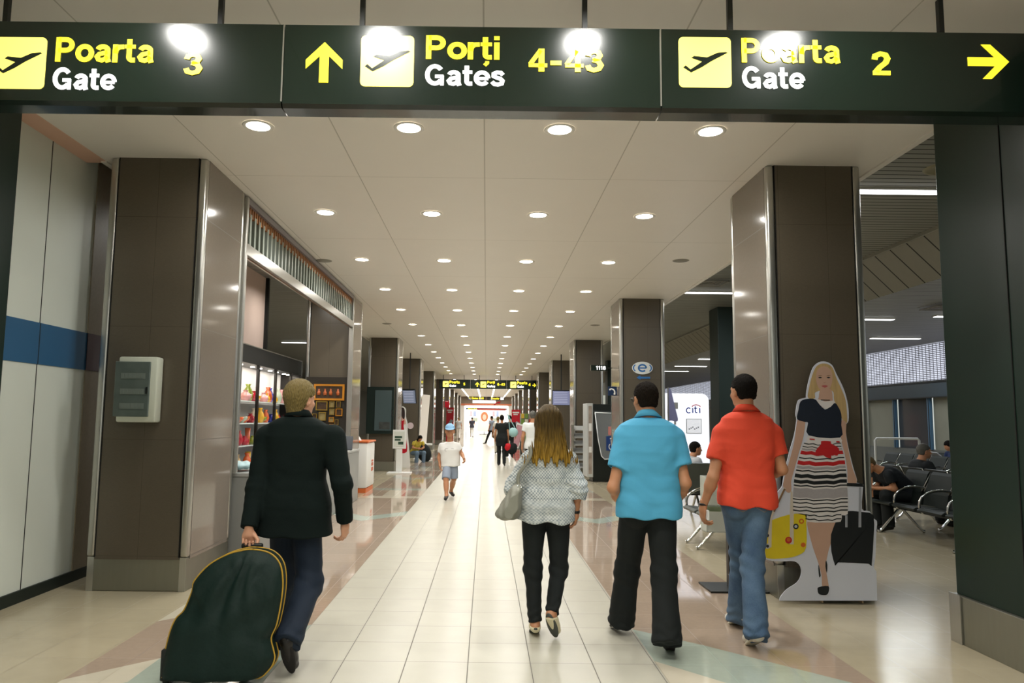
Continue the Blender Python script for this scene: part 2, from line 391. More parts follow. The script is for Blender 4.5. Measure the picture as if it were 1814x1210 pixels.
# right window wall
GREY = mat('grey_window_wall', '6b6e6c', .5)
b = B(); bx(b, 11.6, 11.9, -7, 60, 0, .92); struct('wall_right', b, GREY)
b = B(); bx(b, 11.5, 11.8, -7, 60, 2.28, 2.68); struct('wall_right', b, mat('blue_grey_fascia', '34424c', .4))
b = B(); bx(b, 11.46, 11.5, -7, 60, 2.66, 2.71); bx(b, 11.46, 11.5, -7, 60, 2.26, 2.29); struct('trim_5', b, BLACK)
SKYP = mat('frosted_clerestory', 'c9cfe0', .5, emit=1.1, ecol='dfe4f2')
BLIND = mat('beige_blind', '8f8f82', .7, noise=.1, nscale=2)
n = 0
for k in range(9):
    y0 = 6.0 + k * 4.8
    n += 1
    r = thing('window_%d' % n, None, None, (11.55, y0, 0), kind='structure')
    b = B(); bx(b, .06, .09, 0, 4.8, 2.7, 3.68); obj('frosted_pane', b, SKYP, r)
    b = B()
    for i in range(20): bx(b, -.05, .03, 0, 4.78, 2.73 + i*.048, 2.742 + i*.048)
    for i in range(32): bx(b, -.045, -.035, i*.15, i*.15 + .012, 2.7, 3.66)
    obj('louvre_grille', b, mat('grille_grey', '77757e', .4), r)
    for j in range(3):
        b = B(); bx(b, .10, .12, j*1.6 + .04, j*1.6 + 1.56, .92, 2.28); obj('pane', b, BLIND if (k*3 + j) % 4 != 0 else mat('dim_glass', '4d4f52', .08, spec=.8), r)
        b = B(); bx(b, -.02, .06, j*1.6 - .05, j*1.6 + .05, .92, 2.28, bev=.006); obj('mullion', b, mat('blue_steel_mullion', '5f83a4', .3, .3), r)
        b = B(); bx(b, -.03, -.018, j*1.6 - .03, j*1.6 - .01, .92, 2.28); obj('mullion_edge', b, BLACK, r)
# green columns in the seating hall
for cx, cy in ((5.62, 16.7), (5.62, 31.8), (5.62, 46.8)):
    b = B(); bx(b, cx-.32, cx+.32, cy-.32, cy+.32, 0, 4.22, bev=.01); struct('column', b, mat('column_green', '1c2b27', .45, noise=.1, nscale=30))
# portal that carries the overhead sign
for s, x in ((-1, -3.66), (1, 3.47)):
    r = thing('portal_column_%s' % ('left' if s < 0 else 'right'), None, None, (x, 4.2, 0), kind='structure')
    b = B(); x1 = s * .95
    bx(b, min(0, x1), max(0, x1), -1.2, 1.22, .34, 4.0, bev=.006); obj('green_panel', b, GREEN, r)
    b = B(); bx(b, min(s*-.006, s*.01), max(s*-.006, s*.01), .52, .526, .34, 4.0); bx(b, min(s*-.004, s*.01), max(s*-.004, s*.01), -.3, -.294, .34, 4.0); obj('joint', b, GAP, r)
    b = B(); bx(b, min(-s*.03, x1), max(-s*.03, x1), -1.2, 1.25, 0, .34, bev=.004); obj('plinth', b, STEEL_D, r)
    b = B(); bx(b, -s*.036-.003, -s*.036+.006, 1.13, 1.252, 0, .345); bx(b, -s*.04-.002, -s*.04+.002, 1.124, 1.131, 0, .345); obj('plinth_trim', b, STEEL, r)

# ------------------------------------------------------------------ ceiling lights
LENS = mat('lamp_lens', 'fff6e8', .3, emit=14.0, ecol='fff4e2'); RING = mat('lamp_ring', 'e8e6e0', .3)
def downlight_proto():
    r = thing('downlight', 'round recessed downlight glowing in the white corridor ceiling', 'ceiling light', group='downlights of the corridor ceiling')
    b = B(); lathe(b, [(.098, -.004), (.118, -.010), (.128, -.004), (.130, 0)], 28); obj('ring', b, RING, r, smooth=True)
    b = B(); lathe(b, [(0, -.006), (.06, -.0055), (.098, -.003)], 28); obj('lens', b, LENS, r, smooth=True)
    ld = bpy.data.lights.new('lamp', 'AREA'); ld.shape = 'DISK'; ld.size = .2; ld.energy = LAMP_W; ld.color = (1, .99, .945); ld.spread = math.radians(165)
    lo = bpy.data.objects.new('lamp', ld); COL.objects.link(lo); lo.parent = r; lo.location = (0, 0, -.014)
    return r
proto = downlight_proto(); first = True
for j in range(-3, 14):
    for i in range(4):
        o = proto if first else copy_tree(proto); first = False
        o.location = (-1.945 + 1.266 * i, 5.82 + 2.53 * j, 3.998)
STRIP = mat('light_strip', 'fffaf0', .3, emit=6, ecol='fff7ea')
for i in range(4):
    r = thing('strip_light', 'long glowing strip light in the ceiling beyond the farther direction sign', 'ceiling light', (-1.945 + 1.266*i, 60, 3.975), group='strip lights at the end of the corridor')
    b = B(); bx(b, -.09, .09, -17, 17, -.02, .01); obj('housing', b, RING, r)
    b = B(); bx(b, -.06, .06, -16.9, 16.9, -.026, -.019); obj('diffuser', b, STRIP, r)
    ld = bpy.data.lights.new('lamp', 'AREA'); ld.shape = 'RECTANGLE'; ld.size = .12; ld.size_y = 33; ld.energy = 330; ld.color = (1, .95, .9)
    lo = bpy.data.objects.new('lamp', ld); COL.objects.link(lo); lo.parent = r; lo.location = (0, 0, -.04)
TUBE = mat('tube_glow', 'ffffff', .3, emit=5, ecol='fbfdff')
def tube_light(x0, x1, y, z, label, power, grp=None, w=.16):
    r = thing('fluorescent_light', label, 'ceiling light', ((x0+x1)/2, y, z), group=grp)
    h = (x1-x0)/2
    b = B(); bx(b, -h, h, -w/2, w/2, -.02, .02); obj('housing', b, RING, r)
    b = B(); bx(b, -h+.02, h-.02, -w/2+.015, w/2-.015, -.027, -.019); obj('diffuser', b, TUBE, r)
    ld = bpy.data.lights.new('lamp', 'AREA'); ld.shape = 'RECTANGLE'; ld.size = x1-x0; ld.size_y = w; ld.energy = power; ld.color = (.92, .97, 1)
    lo = bpy.data.objects.new('lamp', ld); COL.objects.link(lo); lo.parent = r; lo.location = (0, 0, -.035)
tube_light(4.05, 5.28, 7.95, 4.22, 'bright fluorescent light in the dark slat ceiling beside the nearest pillar on the seating side', 42)
tube_light(4.0, 5.25, 14.5, 4.22, 'fluorescent light in the dark slat ceiling between two pillars of the seating side', 42)
for x0, y in ((8.67, 13.8), (6.95, 14.3), (9.4, 17.5), (7.0, 20.6), (7.05, 23.9), (7.1, 27.1), (7.2, 29.9), (9.4, 23.9)):
    tube_light(x0, x0 + 1.22, y, 3.68, 'slim fluorescent light in the lower slat ceiling over the waiting seats', 34, 'fluorescent lights over the waiting seats')
for y in (9.5, 17, 25, 33):
    tube_light(-7.2, -6.0, y, 4.18, 'fluorescent light in the dim room behind the shop side pillars', 60, 'fluorescent lights behind the shops')
# speaker grilles, smoke detectors
for x, y, z, lab in ((-2.56, 11.0, 4.0, 'flat grey round grille in the corridor ceiling above the shop'), (2.92, 10.7, 4.0, 'flat grey round grille in the corridor ceiling near the seating side pillars'), (2.75, 18.2, 4.0, 'small grey round grille in the corridor ceiling before the third seating side pillar'), (-2.6, 18.4, 4.0, 'small grey round grille in the corridor ceiling past the shop')):
    b = B(); lathe(b, [(0, -.012), (.085, -.012), (.095, -.006), (.12, -.003), (.125, 0)], 24, (x, y, z)); tag(obj('ceiling_grille', b, mat('grille_paint', '8b877c', .5)), lab, 'ceiling grille')
b = B(); lathe(b, [(0, -.004), (.15, -.004), (.16, -.014), (.19, -.014), (.2, 0)], 28, (4.72, 7.22, 4.22)); tag(obj('ceiling_speaker', b, mat('old_cream', '8c876c', .5)), 'cream ringed round speaker in the dark slat ceiling', 'speaker')
for i, (x, y, z, lab) in enumerate(((8.1, 12.6, 3.68, 'square air diffuser in the pale slat ceiling over the seats'), (4.2, 13.4, 4.22, 'square air diffuser in the dark slat ceiling past the nearest pillar'))):
    r = thing('air_diffuser', lab, 'air vent', (x, y, z))
    b = B()
    for q in range(4):
        s = .28 - q*.065; zz = -.045 + q*.012
        for a, c, d, e in ((-s, s, -s, -s+.03), (-s, s, s-.03, s), (-s, -s+.03, -s, s), (s-.03, s, -s, s)): bx(b, a, c, d, e, zz-.006, zz+.004)
    obj('vanes', b, mat('grille_paint', '8b877c', .5), r)
    b = B(); bx(b, -.3, .3, -.3, .3, -.006, .002); obj('plate', b, SLAT_L, r)

# ------------------------------------------------------------------ overhead direction signs
SIGNF = mat('sign_face', '0e1c15', .21, 0, noise=.2, nscale=90, spec=.5, coat=.4)
YEL = mat('backlit_yellow', 'ffee3a', .3, emit=.95, ecol='ffec30'); YELP = mat('backlit_pale_yellow', 'fff27a', .3, emit=.95, ecol='fff070')
WHT = mat('backlit_white', 'ffffff', .3, emit=1.0)
def rrect(x0, x1, z0, z1, r, y, n=6):
    pts = []
    for cx, cz, a0 in ((x1-r, z1-r, 0), (x0+r, z1-r, 90), (x0+r, z0+r, 180), (x1-r, z0+r, 270)):
        for k in range(n+1):
            a = math.radians(a0 + 90*k/n); pts.append((cx + r*math.cos(a), y, cz + r*math.sin(a)))
    return pts
PLANE = [(.08, .40), (.13, .44), (.22, .36), (.36, .46), (.44, .52), (.24, .59), (.29, .63), (.54, .605), (.74, .70), (.90, .715), (.93, .70), (.84, .65), (.62, .53), (.44, .41), (.23, .30)]
PLANE = [(x, z - .01) for x, z in PLANE]
def pictogram(panel, x0, z0, s, y, flip=False):
    b = B(); prism(b, rrect(x0, x0+s, z0, z0+s, s*.09, y), (0, .004, 0)); o = obj('pictogram', b, YELP, panel)
    b = B(); prism(b, [(x0 + px*s, y-.002, z0 + pz*s) for px, pz in PLANE], (0, .004, 0)); obj('aeroplane', b, SIGNF, o)
def arrow(panel, cx, cz, w, h, y, up=True):
    t = w * .235
    pts = [(0, h/2), (w/2, h*.06), (w/2, -h*.16), (w*.125, h*.16), (w*.125, -h/2), (-w*.125, -h/2), (-w*.125, h*.16), (-w/2, -h*.16), (-w/2, h*.06)]
    if not up: pts = [(z*1.0, -x*1.0) for x, z in pts]
    b = B(); prism(b, [(cx + x, y, cz + z) for x, z in pts], (0, .004, 0)); obj('arrow', b, YEL, panel)
def direction_sign(Y, label, xl, xr, z0, z1, texts, hangers, edges):
    r = thing('direction_sign', label, 'sign', (0, Y, 0))
    xs = [xl] + edges + [xr]; ps = []
    for a, c in zip(xs, xs[1:]):
        b = B(); prism(b, [(a+.004, 0, z0+.02), (a+.004, 0, z1), (a+.004, .13, z1), (a+.004, .13, z0), (a+.004, .02, z0)], (c-a-.008, 0, 0))
        p = obj('sign_panel', b, SIGNF, r); ps.append(p)
        b = B(); bx(b, c-.006, c+.002, -.004, .0, z0+.03, z1-.005); obj('joint_strip', b, STEEL, p)
    for i, (k, *t) in enumerate(texts):
        p = ps[t[-1]]; t = t[:-1]
        if k == 'p': pictogram(p, *t, -.004)
        elif k == 'a': arrow(p, *t[:4], -.004, t[4])
        else:
            s, x, z, w, h = t; bold_text(s, YEL if k == 'y' else WHT, p, x, -.005, z, w, h)
    for x in hangers:
        b = B(); bx(b, x-.014, x+.014, .05, .078, z1, 3.995); obj('hanger', b, BLACK, r)
    return r
direction_sign(3.84, 'large dark overhead sign reading Poarta Gate 3, Porti Gates 4-43 and Poarta Gate 2', -3.655, 3.465, 3.285, 3.765, [
    ('p', -2.785, 3.370, .30, 0), ('y', 'Poarta', -2.435, 3.530, .545, .142, 0), ('w', 'Gate', -2.44, 3.368, .345, .128, 0), ('y', '3', -1.715, 3.462, .10, .13, 0),
    ('a', -.93, 3.545, .205, .235, True, 1), ('p', -.726, 3.408, .297, 1), ('y', 'Por\u021bi', -.365, 3.572, .418, .137, 1), ('w', 'Gates', -.367, 3.418, .437, .122, 1), ('y', '4-43', .21, 3.506, .415, .133, 1),
    ('p', 1.052, 3.425, .293, 2), ('y', 'Poarta', 1.402, 3.574, .547, .142, 2), ('w', 'Gate', 1.402, 3.423, .34, .128, 2), ('y', '2', 2.13, 3.509, .098, .137, 2), ('a', 2.785, 3.595, .2, .23, False, 2)],
    [-2.77, -1.545, -.735, .535, 1.365, 2.57], [-1.16, .953])
S2 = direction_sign(39.6, 'smaller dark overhead sign far down the corridor reading Poarta Gate 5 and Porti Gates 6-43', -2.62, 2.75, 3.24, 3.74, [
    ('p', -2.42, 3.32, .33, 0), ('y', 'Poarta', -2.05, 3.52, .55, .16, 0), ('w', 'Gate', -2.05, 3.33, .35, .13, 0), ('y', '5', -1.3, 3.42, .11, .15, 0),
    ('a', -.52, 3.48, .22, .26, True, 1), ('p', -.35, 3.32, .33, 1), ('y', 'Por\u021bi', .03, 3.54, .42, .14, 1), ('w', 'Gates', .03, 3.33, .43, .13, 1), ('y', '6-43', .58, 3.43, .42, .14, 1),
    ('p', 1.3, 3.32, .33, 2), ('y', 'Poarta', 1.68, 3.52, .55, .16, 2), ('w', 'Gate', 1.68, 3.33, .35, .13, 2), ('y', '4', 2.3, 3.43, .11, .15, 2), ('a', 2.62, 3.47, .2, .2, False, 2)],
    [-2.4, -1.25, -.4, .75, 1.6, 2.5], [-.9, 1.1])

# ------------------------------------------------------------------ far end of the corridor
EY = 78.0
b = B(); bx(b, -14, -2.3, EY, EY+.3, 0, 4.3); bx(b, 2.3, 14, EY, EY+.3, 0, 4.3); bx(b, -2.3, 2.3, EY, EY+.3, 3.0, 4.3); struct('wall_end', b, mat('bright_end_wall', 'f2efe8', .5))
b = B(); bx(b, -4, 4, EY-.12, EY-.01, 3.25, 4.0); struct('trim_6', b, mat('taupe_fascia', '8c7d6c', .5))
b = B(); bx(b, -4, 4, EY-.14, EY-.01, 3.06, 3.25); struct('trim_7', b, mat('orange_band', 'd9805c', .4))
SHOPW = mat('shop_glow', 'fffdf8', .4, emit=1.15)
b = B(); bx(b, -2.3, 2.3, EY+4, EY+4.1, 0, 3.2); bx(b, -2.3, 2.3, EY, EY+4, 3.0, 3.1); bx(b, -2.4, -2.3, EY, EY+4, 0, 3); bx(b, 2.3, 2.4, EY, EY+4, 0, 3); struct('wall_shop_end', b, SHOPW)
r = thing('far_shop_sign', 'dark sign band with yellow lettering above the bright shop entrance', 'sign', (0, EY-.3, 0))
b = B(); bx(b, -2.0, -.15, 0, .1, 3.66, 4.0); obj('sign_panel', b, SIGNF, r)
b = B(); bx(b, .1, 1.9, 0, .1, 3.66, 4.0); obj('sign_panel', b, SIGNF, r)
text_mesh('< Gates 8-43', .3, YEL, r, (-1.9, -.01, 3.74), width=1.6, bold=.08); text_mesh('Transfer', .3, YEL, r, (.45, -.01, 3.74), width=.95, bold=.08)
b = B(); bx(b, 1.5, 1.85, -.02, 0, 3.68, 3.97); obj('pictogram', b, WHT, r)
r = thing('shop_banner', 'white shop name board with a red swoosh under the ceiling at the corridor end', 'banner', (0, EY-.2, 0))
b = B(); bx(b, -1.5, 1.0, 0, .05, 3.32, 3.6); obj('board', b, WHT, r)
b = B(); tube(b, spline([(.8, -.02, 3.1), (1.1, -.02, 3.35), (1.4, -.02, 3.45), (1.3, -.02, 3.3), (1.5, -.02, 3.5)], 5), .05); obj('swoosh', b, RED, r)
r = thing('shop_entrance', 'glazed shop entrance with dark lettered header at the end of the corridor', 'shopfront', (0, EY-.05, 0))
b = B()
for x in (-2.2, 2.15): bx(b, x, x+.06, -.05, .02, 0, 2.8)
bx(b, -2.2, 2.2, -.05, .02, 2.62, 2.8); obj('frame', b, mat('blue_grey_frame', '6a7a94', .4), r)
b = B(); bx(b, -1.0, 2.1, -.08, -.05, 2.55, 2.75); obj('header', b, mat('brick_red_header', 'b5412f', .4), r)
text_mesh('Gates 5-7', .3, YEL, r, (-2.0, -.09, 2.6), width=.95, bold=.08)
for i in range(9):
    b = B(); bx(b, -1.9 + i*.43, -1.6 + i*.43, 3.6, 3.7, 1.9, 2.5); obj('display', b, mat('display_%d' % (i % 3), ('c9a7b0', '9aa7c8', 'd8d2c0')[i % 3], .5), r)
b = B(); bx(b, -1.6, 1.5, 3.3, 3.5, 1.3, 1.75); obj('counter_back', b, mat('grey_green', 'a9b0a2', .5), r)
# ================================================================== bodies and clothes grown as smooth surfaces
F32 = np.float32
def V(*a): return np.array(a, dtype=F32)
def seg_t(P, a, b):
    ab = b - a; L2 = float(ab @ ab) + 1e-12
    return np.clip(((P - a) @ ab) / L2, 0, 1)
def cap(P, a, b, ra, rb):
    a = np.asarray(a, F32); b = np.asarray(b, F32); t = seg_t(P, a, b)
    d = P - a - t[:, None] * (b - a)
    return np.sqrt((d * d).sum(1)) - (ra + (rb - ra) * t)
def ell(P, c, r, R=None):
    q = P - np.asarray(c, F32)
    if R is not None: q = q @ np.asarray(R, F32)
    r = np.asarray(r, F32); k0 = np.sqrt(((q / r) ** 2).sum(1)); k1 = np.sqrt(((q / (r * r)) ** 2).sum(1)) + 1e-9
    return k0 * (k0 - 1) / k1
def smin(a, b, k):
    h = np.maximum(k - np.abs(a - b), 0) / k
    return np.minimum(a, b) - h * h * k * .25
def smax(a, b, k): return -smin(-a, -b, k)
def chain(P, pts, rs, k=.02):
    d = None
    for i in range(len(pts) - 1):
        e = cap(P, pts[i], pts[i+1], rs[i], rs[i+1]); d = e if d is None else smin(d, e, k)
    return d
def loft(P, a, b, X, st, n=2.3):
    """elliptic sections st=[(t, rx, ry, oy)] along a->b, X = side axis"""
    a = np.asarray(a, F32); b = np.asarray(b, F32); ax = b - a; L = float(np.sqrt(ax @ ax)); ax = ax / L
    X = np.asarray(X, F32); X = X - ax * float(X @ ax); X /= np.sqrt(X @ X); Yv = np.cross(ax, X)
    q = P - a; t = (q @ ax) / L; u = q @ X; v = q @ Yv
    ts = [s[0] for s in st]; rx = np.interp(t, ts, [s[1] for s in st]); ry = np.interp(t, ts, [s[2] for s in st])
    oy = np.interp(t, ts, [s[3] if len(s) > 3 else 0. for s in st]); v = v - oy
    k = (np.abs(u / rx) ** n + np.abs(v / ry) ** n) ** (1 / n)
    d = (k - 1) * np.minimum(rx, ry)
    e = np.maximum(ts[0] - t, t - ts[-1]) * L
    return smax(d, e, .04).astype(F32)
def wrinkle(P, amp, f=30., s=0., vert=.5):
    x, y, z = P[:, 0] * f, P[:, 1] * f, P[:, 2] * f * vert
    w = np.sin(x * .9 + 1.9 * np.sin(z * .8 + s) + s) + np.sin(y * 1.1 - 1.6 * np.sin(z * .6 + x * .5 + 2 * s)) + .8 * np.sin(z * 1.5 + 1.7 * np.sin(x * .7 + s * 3) + 1.3 * np.sin(y * .9))
    return (amp * w / 2.8).astype(F32)
def folds(P, amp, f, ang, s=0.):
    """creases running at an angle across a garment"""
    c, n = math.cos(ang), math.sin(ang)
    u = P[:, 0] * c + P[:, 2] * n; v = -P[:, 0] * n + P[:, 2] * c
    w = np.sin(u * f + 1.5 * np.sin(v * f * .35 + s) + s)
    return (amp * np.maximum(w, -.3) ** 1).astype(F32)
def rotm(axis, deg):
    return np.array(Matrix.Rotation(math.radians(deg), 3, axis), dtype=F32)

def sdf_verts(f, lo, hi, h):
    lo = np.asarray(lo, F32); hi = np.asarray(hi, F32); K = 4
    n = np.maximum(np.ceil((hi - lo) / h / K).astype(int), 1) * K
    nb = n // K
    ax = [lo[i] + h * K * np.arange(nb[i] + 1, dtype=F32) for i in range(3)]
    g = np.stack(np.meshgrid(*ax, indexing='ij'), -1).reshape(-1, 3).astype(F32)
    C = f(g).reshape(nb + 1)
    blk = np.full(nb, 1e9, F32); neg = np.zeros(nb, bool); pos = np.zeros(nb, bool)
    for i in (0, 1):
        for j in (0, 1):
            for k in (0, 1):
                c = C[i:nb[0]+i, j:nb[1]+j, k:nb[2]+k]; blk = np.minimum(blk, np.abs(c)); neg |= c < 0; pos |= c >= 0
    act = (neg & pos) | (blk < h * K * 1.7)
    D = np.repeat(np.repeat(np.repeat(np.where(neg, -1., 1.).astype(F32), K, 0), K, 1), K, 2)
    D = np.pad(D, ((0, 1),) * 3, mode='edge')
    A = np.repeat(np.repeat(np.repeat(act, K, 0), K, 1), K, 2); A = np.pad(A, ((0, 1),) * 3, mode='edge')
    A2 = A.copy(); A2[1:] |= A[:-1]; A2[:, 1:] |= A2[:, :-1]; A2[:, :, 1:] |= A2[:, :, :-1]
    idx = np.argwhere(A2); pts = (lo + h * idx).astype(F32)
    D[A2] = f(pts)
    D[0] = 1; D[-1] = 1; D[:, 0] = 1; D[:, -1] = 1; D[:, :, 0] = 1; D[:, :, -1] = 1
    S = D < 0
    cnt = np.zeros(np.array(S.shape) - 1, np.int8)
    for i in (0, 1):
        for j in (0, 1):
            for k in (0, 1): cnt += S[i:S.shape[0]-1+i, j:S.shape[1]-1+j, k:S.shape[2]-1+k]
    mix = (cnt > 0) & (cnt < 8); cells = np.argwhere(mix)
    vid = np.full(mix.shape, -1, np.int64); vid[mix] = np.arange(len(cells))
    acc = np.zeros((len(cells), 3)); num = np.zeros(len(cells))
    cx, cy, cz = cells.T
    for axis in range(3):
        o = [i for i in range(3) if i != axis]
        for p in (0, 1):
            for q in (0, 1):
                a = [0, 0, 0]; a[o[0]] = p; a[o[1]] = q; e = list(a); e[axis] = 1
                d0 = D[cx + a[0], cy + a[1], cz + a[2]]; d1 = D[cx + e[0], cy + e[1], cz + e[2]]
                m = (d0 < 0) != (d1 < 0); t = np.where(m, d0 / np.where(m, d0 - d1, 1), 0)
                pt = np.tile(np.array(a, float), (len(cells), 1)); pt[:, axis] += t
                acc += pt * m[:, None]; num += m
    verts = lo + h * (cells + acc / num[:, None])
    quads = []
    for axis in range(3):
        o = [i for i in range(3) if i != axis]
        s0 = [slice(1, -1)] * 3; s1 = [slice(1, -1)] * 3
        s0[axis] = slice(0, -1); s1[axis] = slice(1, None)
        a = S[tuple(s0)]; b = S[tuple(s1)]; ch = np.argwhere(a != b)
        if not len(ch): continue
        sg = a[tuple(ch.T)]; base = ch.copy(); base[:, o[0]] += 1; base[:, o[1]] += 1
        def cell(du, dv):
            c = base.copy(); c[:, o[0]] += du; c[:, o[1]] += dv; return vid[tuple(c.T)]
        q = np.stack([cell(-1, -1), cell(0, -1), cell(0, 0), cell(-1, 0)], 1)
        if axis == 1: sg = ~sg
        q[~sg] = q[~sg][:, ::-1]; quads.append(q)
    return verts, np.concatenate(quads) if quads else np.zeros((0, 4), int)
def mesh_from(name, parts, m, parent=None):
    vs = []; fs = []; off = 0
    for v, q in parts:
        vs.append(v); fs.append(q + off); off += len(v)
    v = np.concatenate(vs); q = np.concatenate(fs); me = bpy.data.meshes.new(name)
    me.vertices.add(len(v)); me.vertices.foreach_set('co', v.astype(F32).ravel())
    me.loops.add(len(q) * 4); me.loops.foreach_set('vertex_index', q.astype(np.int32).ravel())
    me.polygons.add(len(q)); me.polygons.foreach_set('loop_start', np.arange(0, len(q) * 4, 4, dtype=np.int32))
    try: me.polygons.foreach_set('loop_total', np.full(len(q), 4, np.int32))
    except Exception: pass
    me.polygons.foreach_set('use_smooth', np.ones(len(q), bool)); me.update(calc_edges=True); me.validate()
    return link(name, me, m, parent)
def grow(name, f, lo, hi, h, m, parent=None): return mesh_from(name, [sdf_verts(f, lo, hi, h)], m, parent)

SKIN = mat('skin', 'c08a68', .5, noise=.05, nscale=14); SKIN_P = mat('pale_skin', 'cf9a7c', .5, noise=.05, nscale=14); SKIN_D = mat('tanned_skin', 'b57f5c', .5, noise=.05, nscale=14)
EYEW = mat('eye_white', 'e8e4de', .2); EYED = mat('iris', '20160f', .2); LIP = mat('lip', 'a85a50', .45)

def hand_sdf(P, w, fdir, ndir, side, curl=(20, 30, 25), s=1., thumb_in=0.):
    """w wrist; fdir along fingers; ndir the palm normal (fingers curl towards it); side = thumb side axis"""
    f = np.asarray(fdir, float); f = f / np.linalg.norm(f); n = np.asarray(ndir, float); n = n - f * (n @ f); n /= np.linalg.norm(n)
    t = np.asarray(side, float); t = t - f * (t @ f) - n * (t @ n); t /= np.linalg.norm(t)
    w = np.asarray(w, float)
    R = np.stack([t, n, f], 1)
    d = ell(P, w + f * .052 * s, (.042 * s, .017 * s, .055 * s), R)
    d = smin(d, cap(P, w - f * .03 * s, w + f * .03 * s, .026 * s, .027 * s), .02 * s)
    L = [(.030, .045, .030, .022), (.010, .050, .032, .023), (-.010, .046, .030, .022), (-.029, .036, .024, .020)]
    for i, (o, a, b_, c) in enumerate(L):
        p = w + f * (.085 - .004 * abs(i - 1)) * s + t * o * s; ang = 0; r = (.0098 if i < 3 else .0085) * s
        for j, l in enumerate((a, b_, c)):
            ang += math.radians(curl[j] + i * 3); dr = f * math.cos(ang) + n * math.sin(ang) + t * (o * .8) * (j == 0)
            p2 = p + dr * l * s
            e = cap(P, p, p2, r, r * .9); d = smin(d, e, .006 * s) if j == 0 else smin(d, e, .003 * s)
            p = p2; r *= .9
    p = w + f * .028 * s + t * .030 * s + n * .006 * s; p2 = p + (t * .65 + f * .75 + n * (.25 + thumb_in)) * .042 * s
    p3 = p2 + (t * (.2 - thumb_in) + f * .9 + n * (.3 + thumb_in)) * .034 * s
    d = smin(d, cap(P, p, p2, .0135 * s, .011 * s), .01 * s); d = smin(d, cap(P, p2, p3, .0108 * s, .0088 * s), .004 * s)
    return d

def head_sdf(P, c, R, s):
    q = (P - np.asarray(c, F32)) @ R; q = (q / s).astype(F32)
    d = ell(q, (0, -.012, .028), (.076, .096, .094))
    d = smin(d, ell(q, (0, .022, -.052), (.058, .066, .062)), .05)
    d = smin(d, ell(q, (0, .062, -.088), (.026, .024, .020)), .03)
    d = smin(d, ell(q, (0, .070, .022), (.052, .020, .014)), .02)          # brow
    for sx in (-1, 1):
        d = smax(d, -ell(q, (sx * .031, .094, .002), (.019, .014, .013)), .012)   # sockets
        d = smin(d, ell(q, (sx * .036, .062, -.028), (.022, .022, .018)), .02)
        d = smin(d, ell(q, (sx * .031, .077, .001), (.0125, .0115, .0115)), .003)
        e = ell(q, (sx * .079, -.010, -.008), (.010, .019, .032), rotm('X', -12)); e = smax(e, -ell(q, (sx * .088, -.004, -.006), (.008, .010, .018)), .006); d = smin(d, e, .008)
    d = smin(d, cap(q, (0, .088, .010), (0, .108, -.028), .009, .014), .012)
    d = smin(d, ell(q, (0, .098, -.035), (.019, .011, .008)), .01)
    d = smin(d, ell(q, (0, .086, -.060), (.022, .011, .006)), .006); d = smin(d, ell(q, (0, .084, -.069), (.019, .011, .007)), .006)
    return d * s

TORSO_M = [(-.20, .09, .07, 0), (-.08, .165, .115, 0), (.06, .178, .122, -.005), (.34, .150, .108, .0), (.62, .165, .120, 0), (.80, .185, .118, -.005), (.93, .155, .09, -.01), (1.02, .075, .065, -.005)]
TORSO_F = [(-.20, .09, .07, 0), (-.08, .170, .118, 0), (.06, .183, .125, -.01), (.36, .128, .098, .0), (.62, .142, .112, .01), (.80, .155, .105, 0), (.93, .13, .08, -.01), (1.02, .065, .055, -.005)]

def default_joints(H=1.8, fem=False):
    s = H / 1.8; sw = .165 if fem else .185
    J = dict(pelvis=(0, 0, .95), neck=(0, -.01, 1.50), head=(0, .02, 1.665),
             shL=(-sw, -.01, 1.445), elL=(-sw - .06, -.03, 1.16), wrL=(-sw - .07, .05, .91),
             shR=(sw, -.01, 1.445), elR=(sw + .06, -.03, 1.16), wrR=(sw + .07, .05, .91),
             hipL=(-.09, 0, .92), knL=(-.095, .03, .50), anL=(-.095, -.02, .085), hipR=(.09, 0, .92), knR=(.095, .03, .50), anR=(.095, -.02, .085))
    J = {k: tuple(x * s for x in v) for k, v in J.items()}
    J['toeL'] = None; J['toeR'] = None
    return J

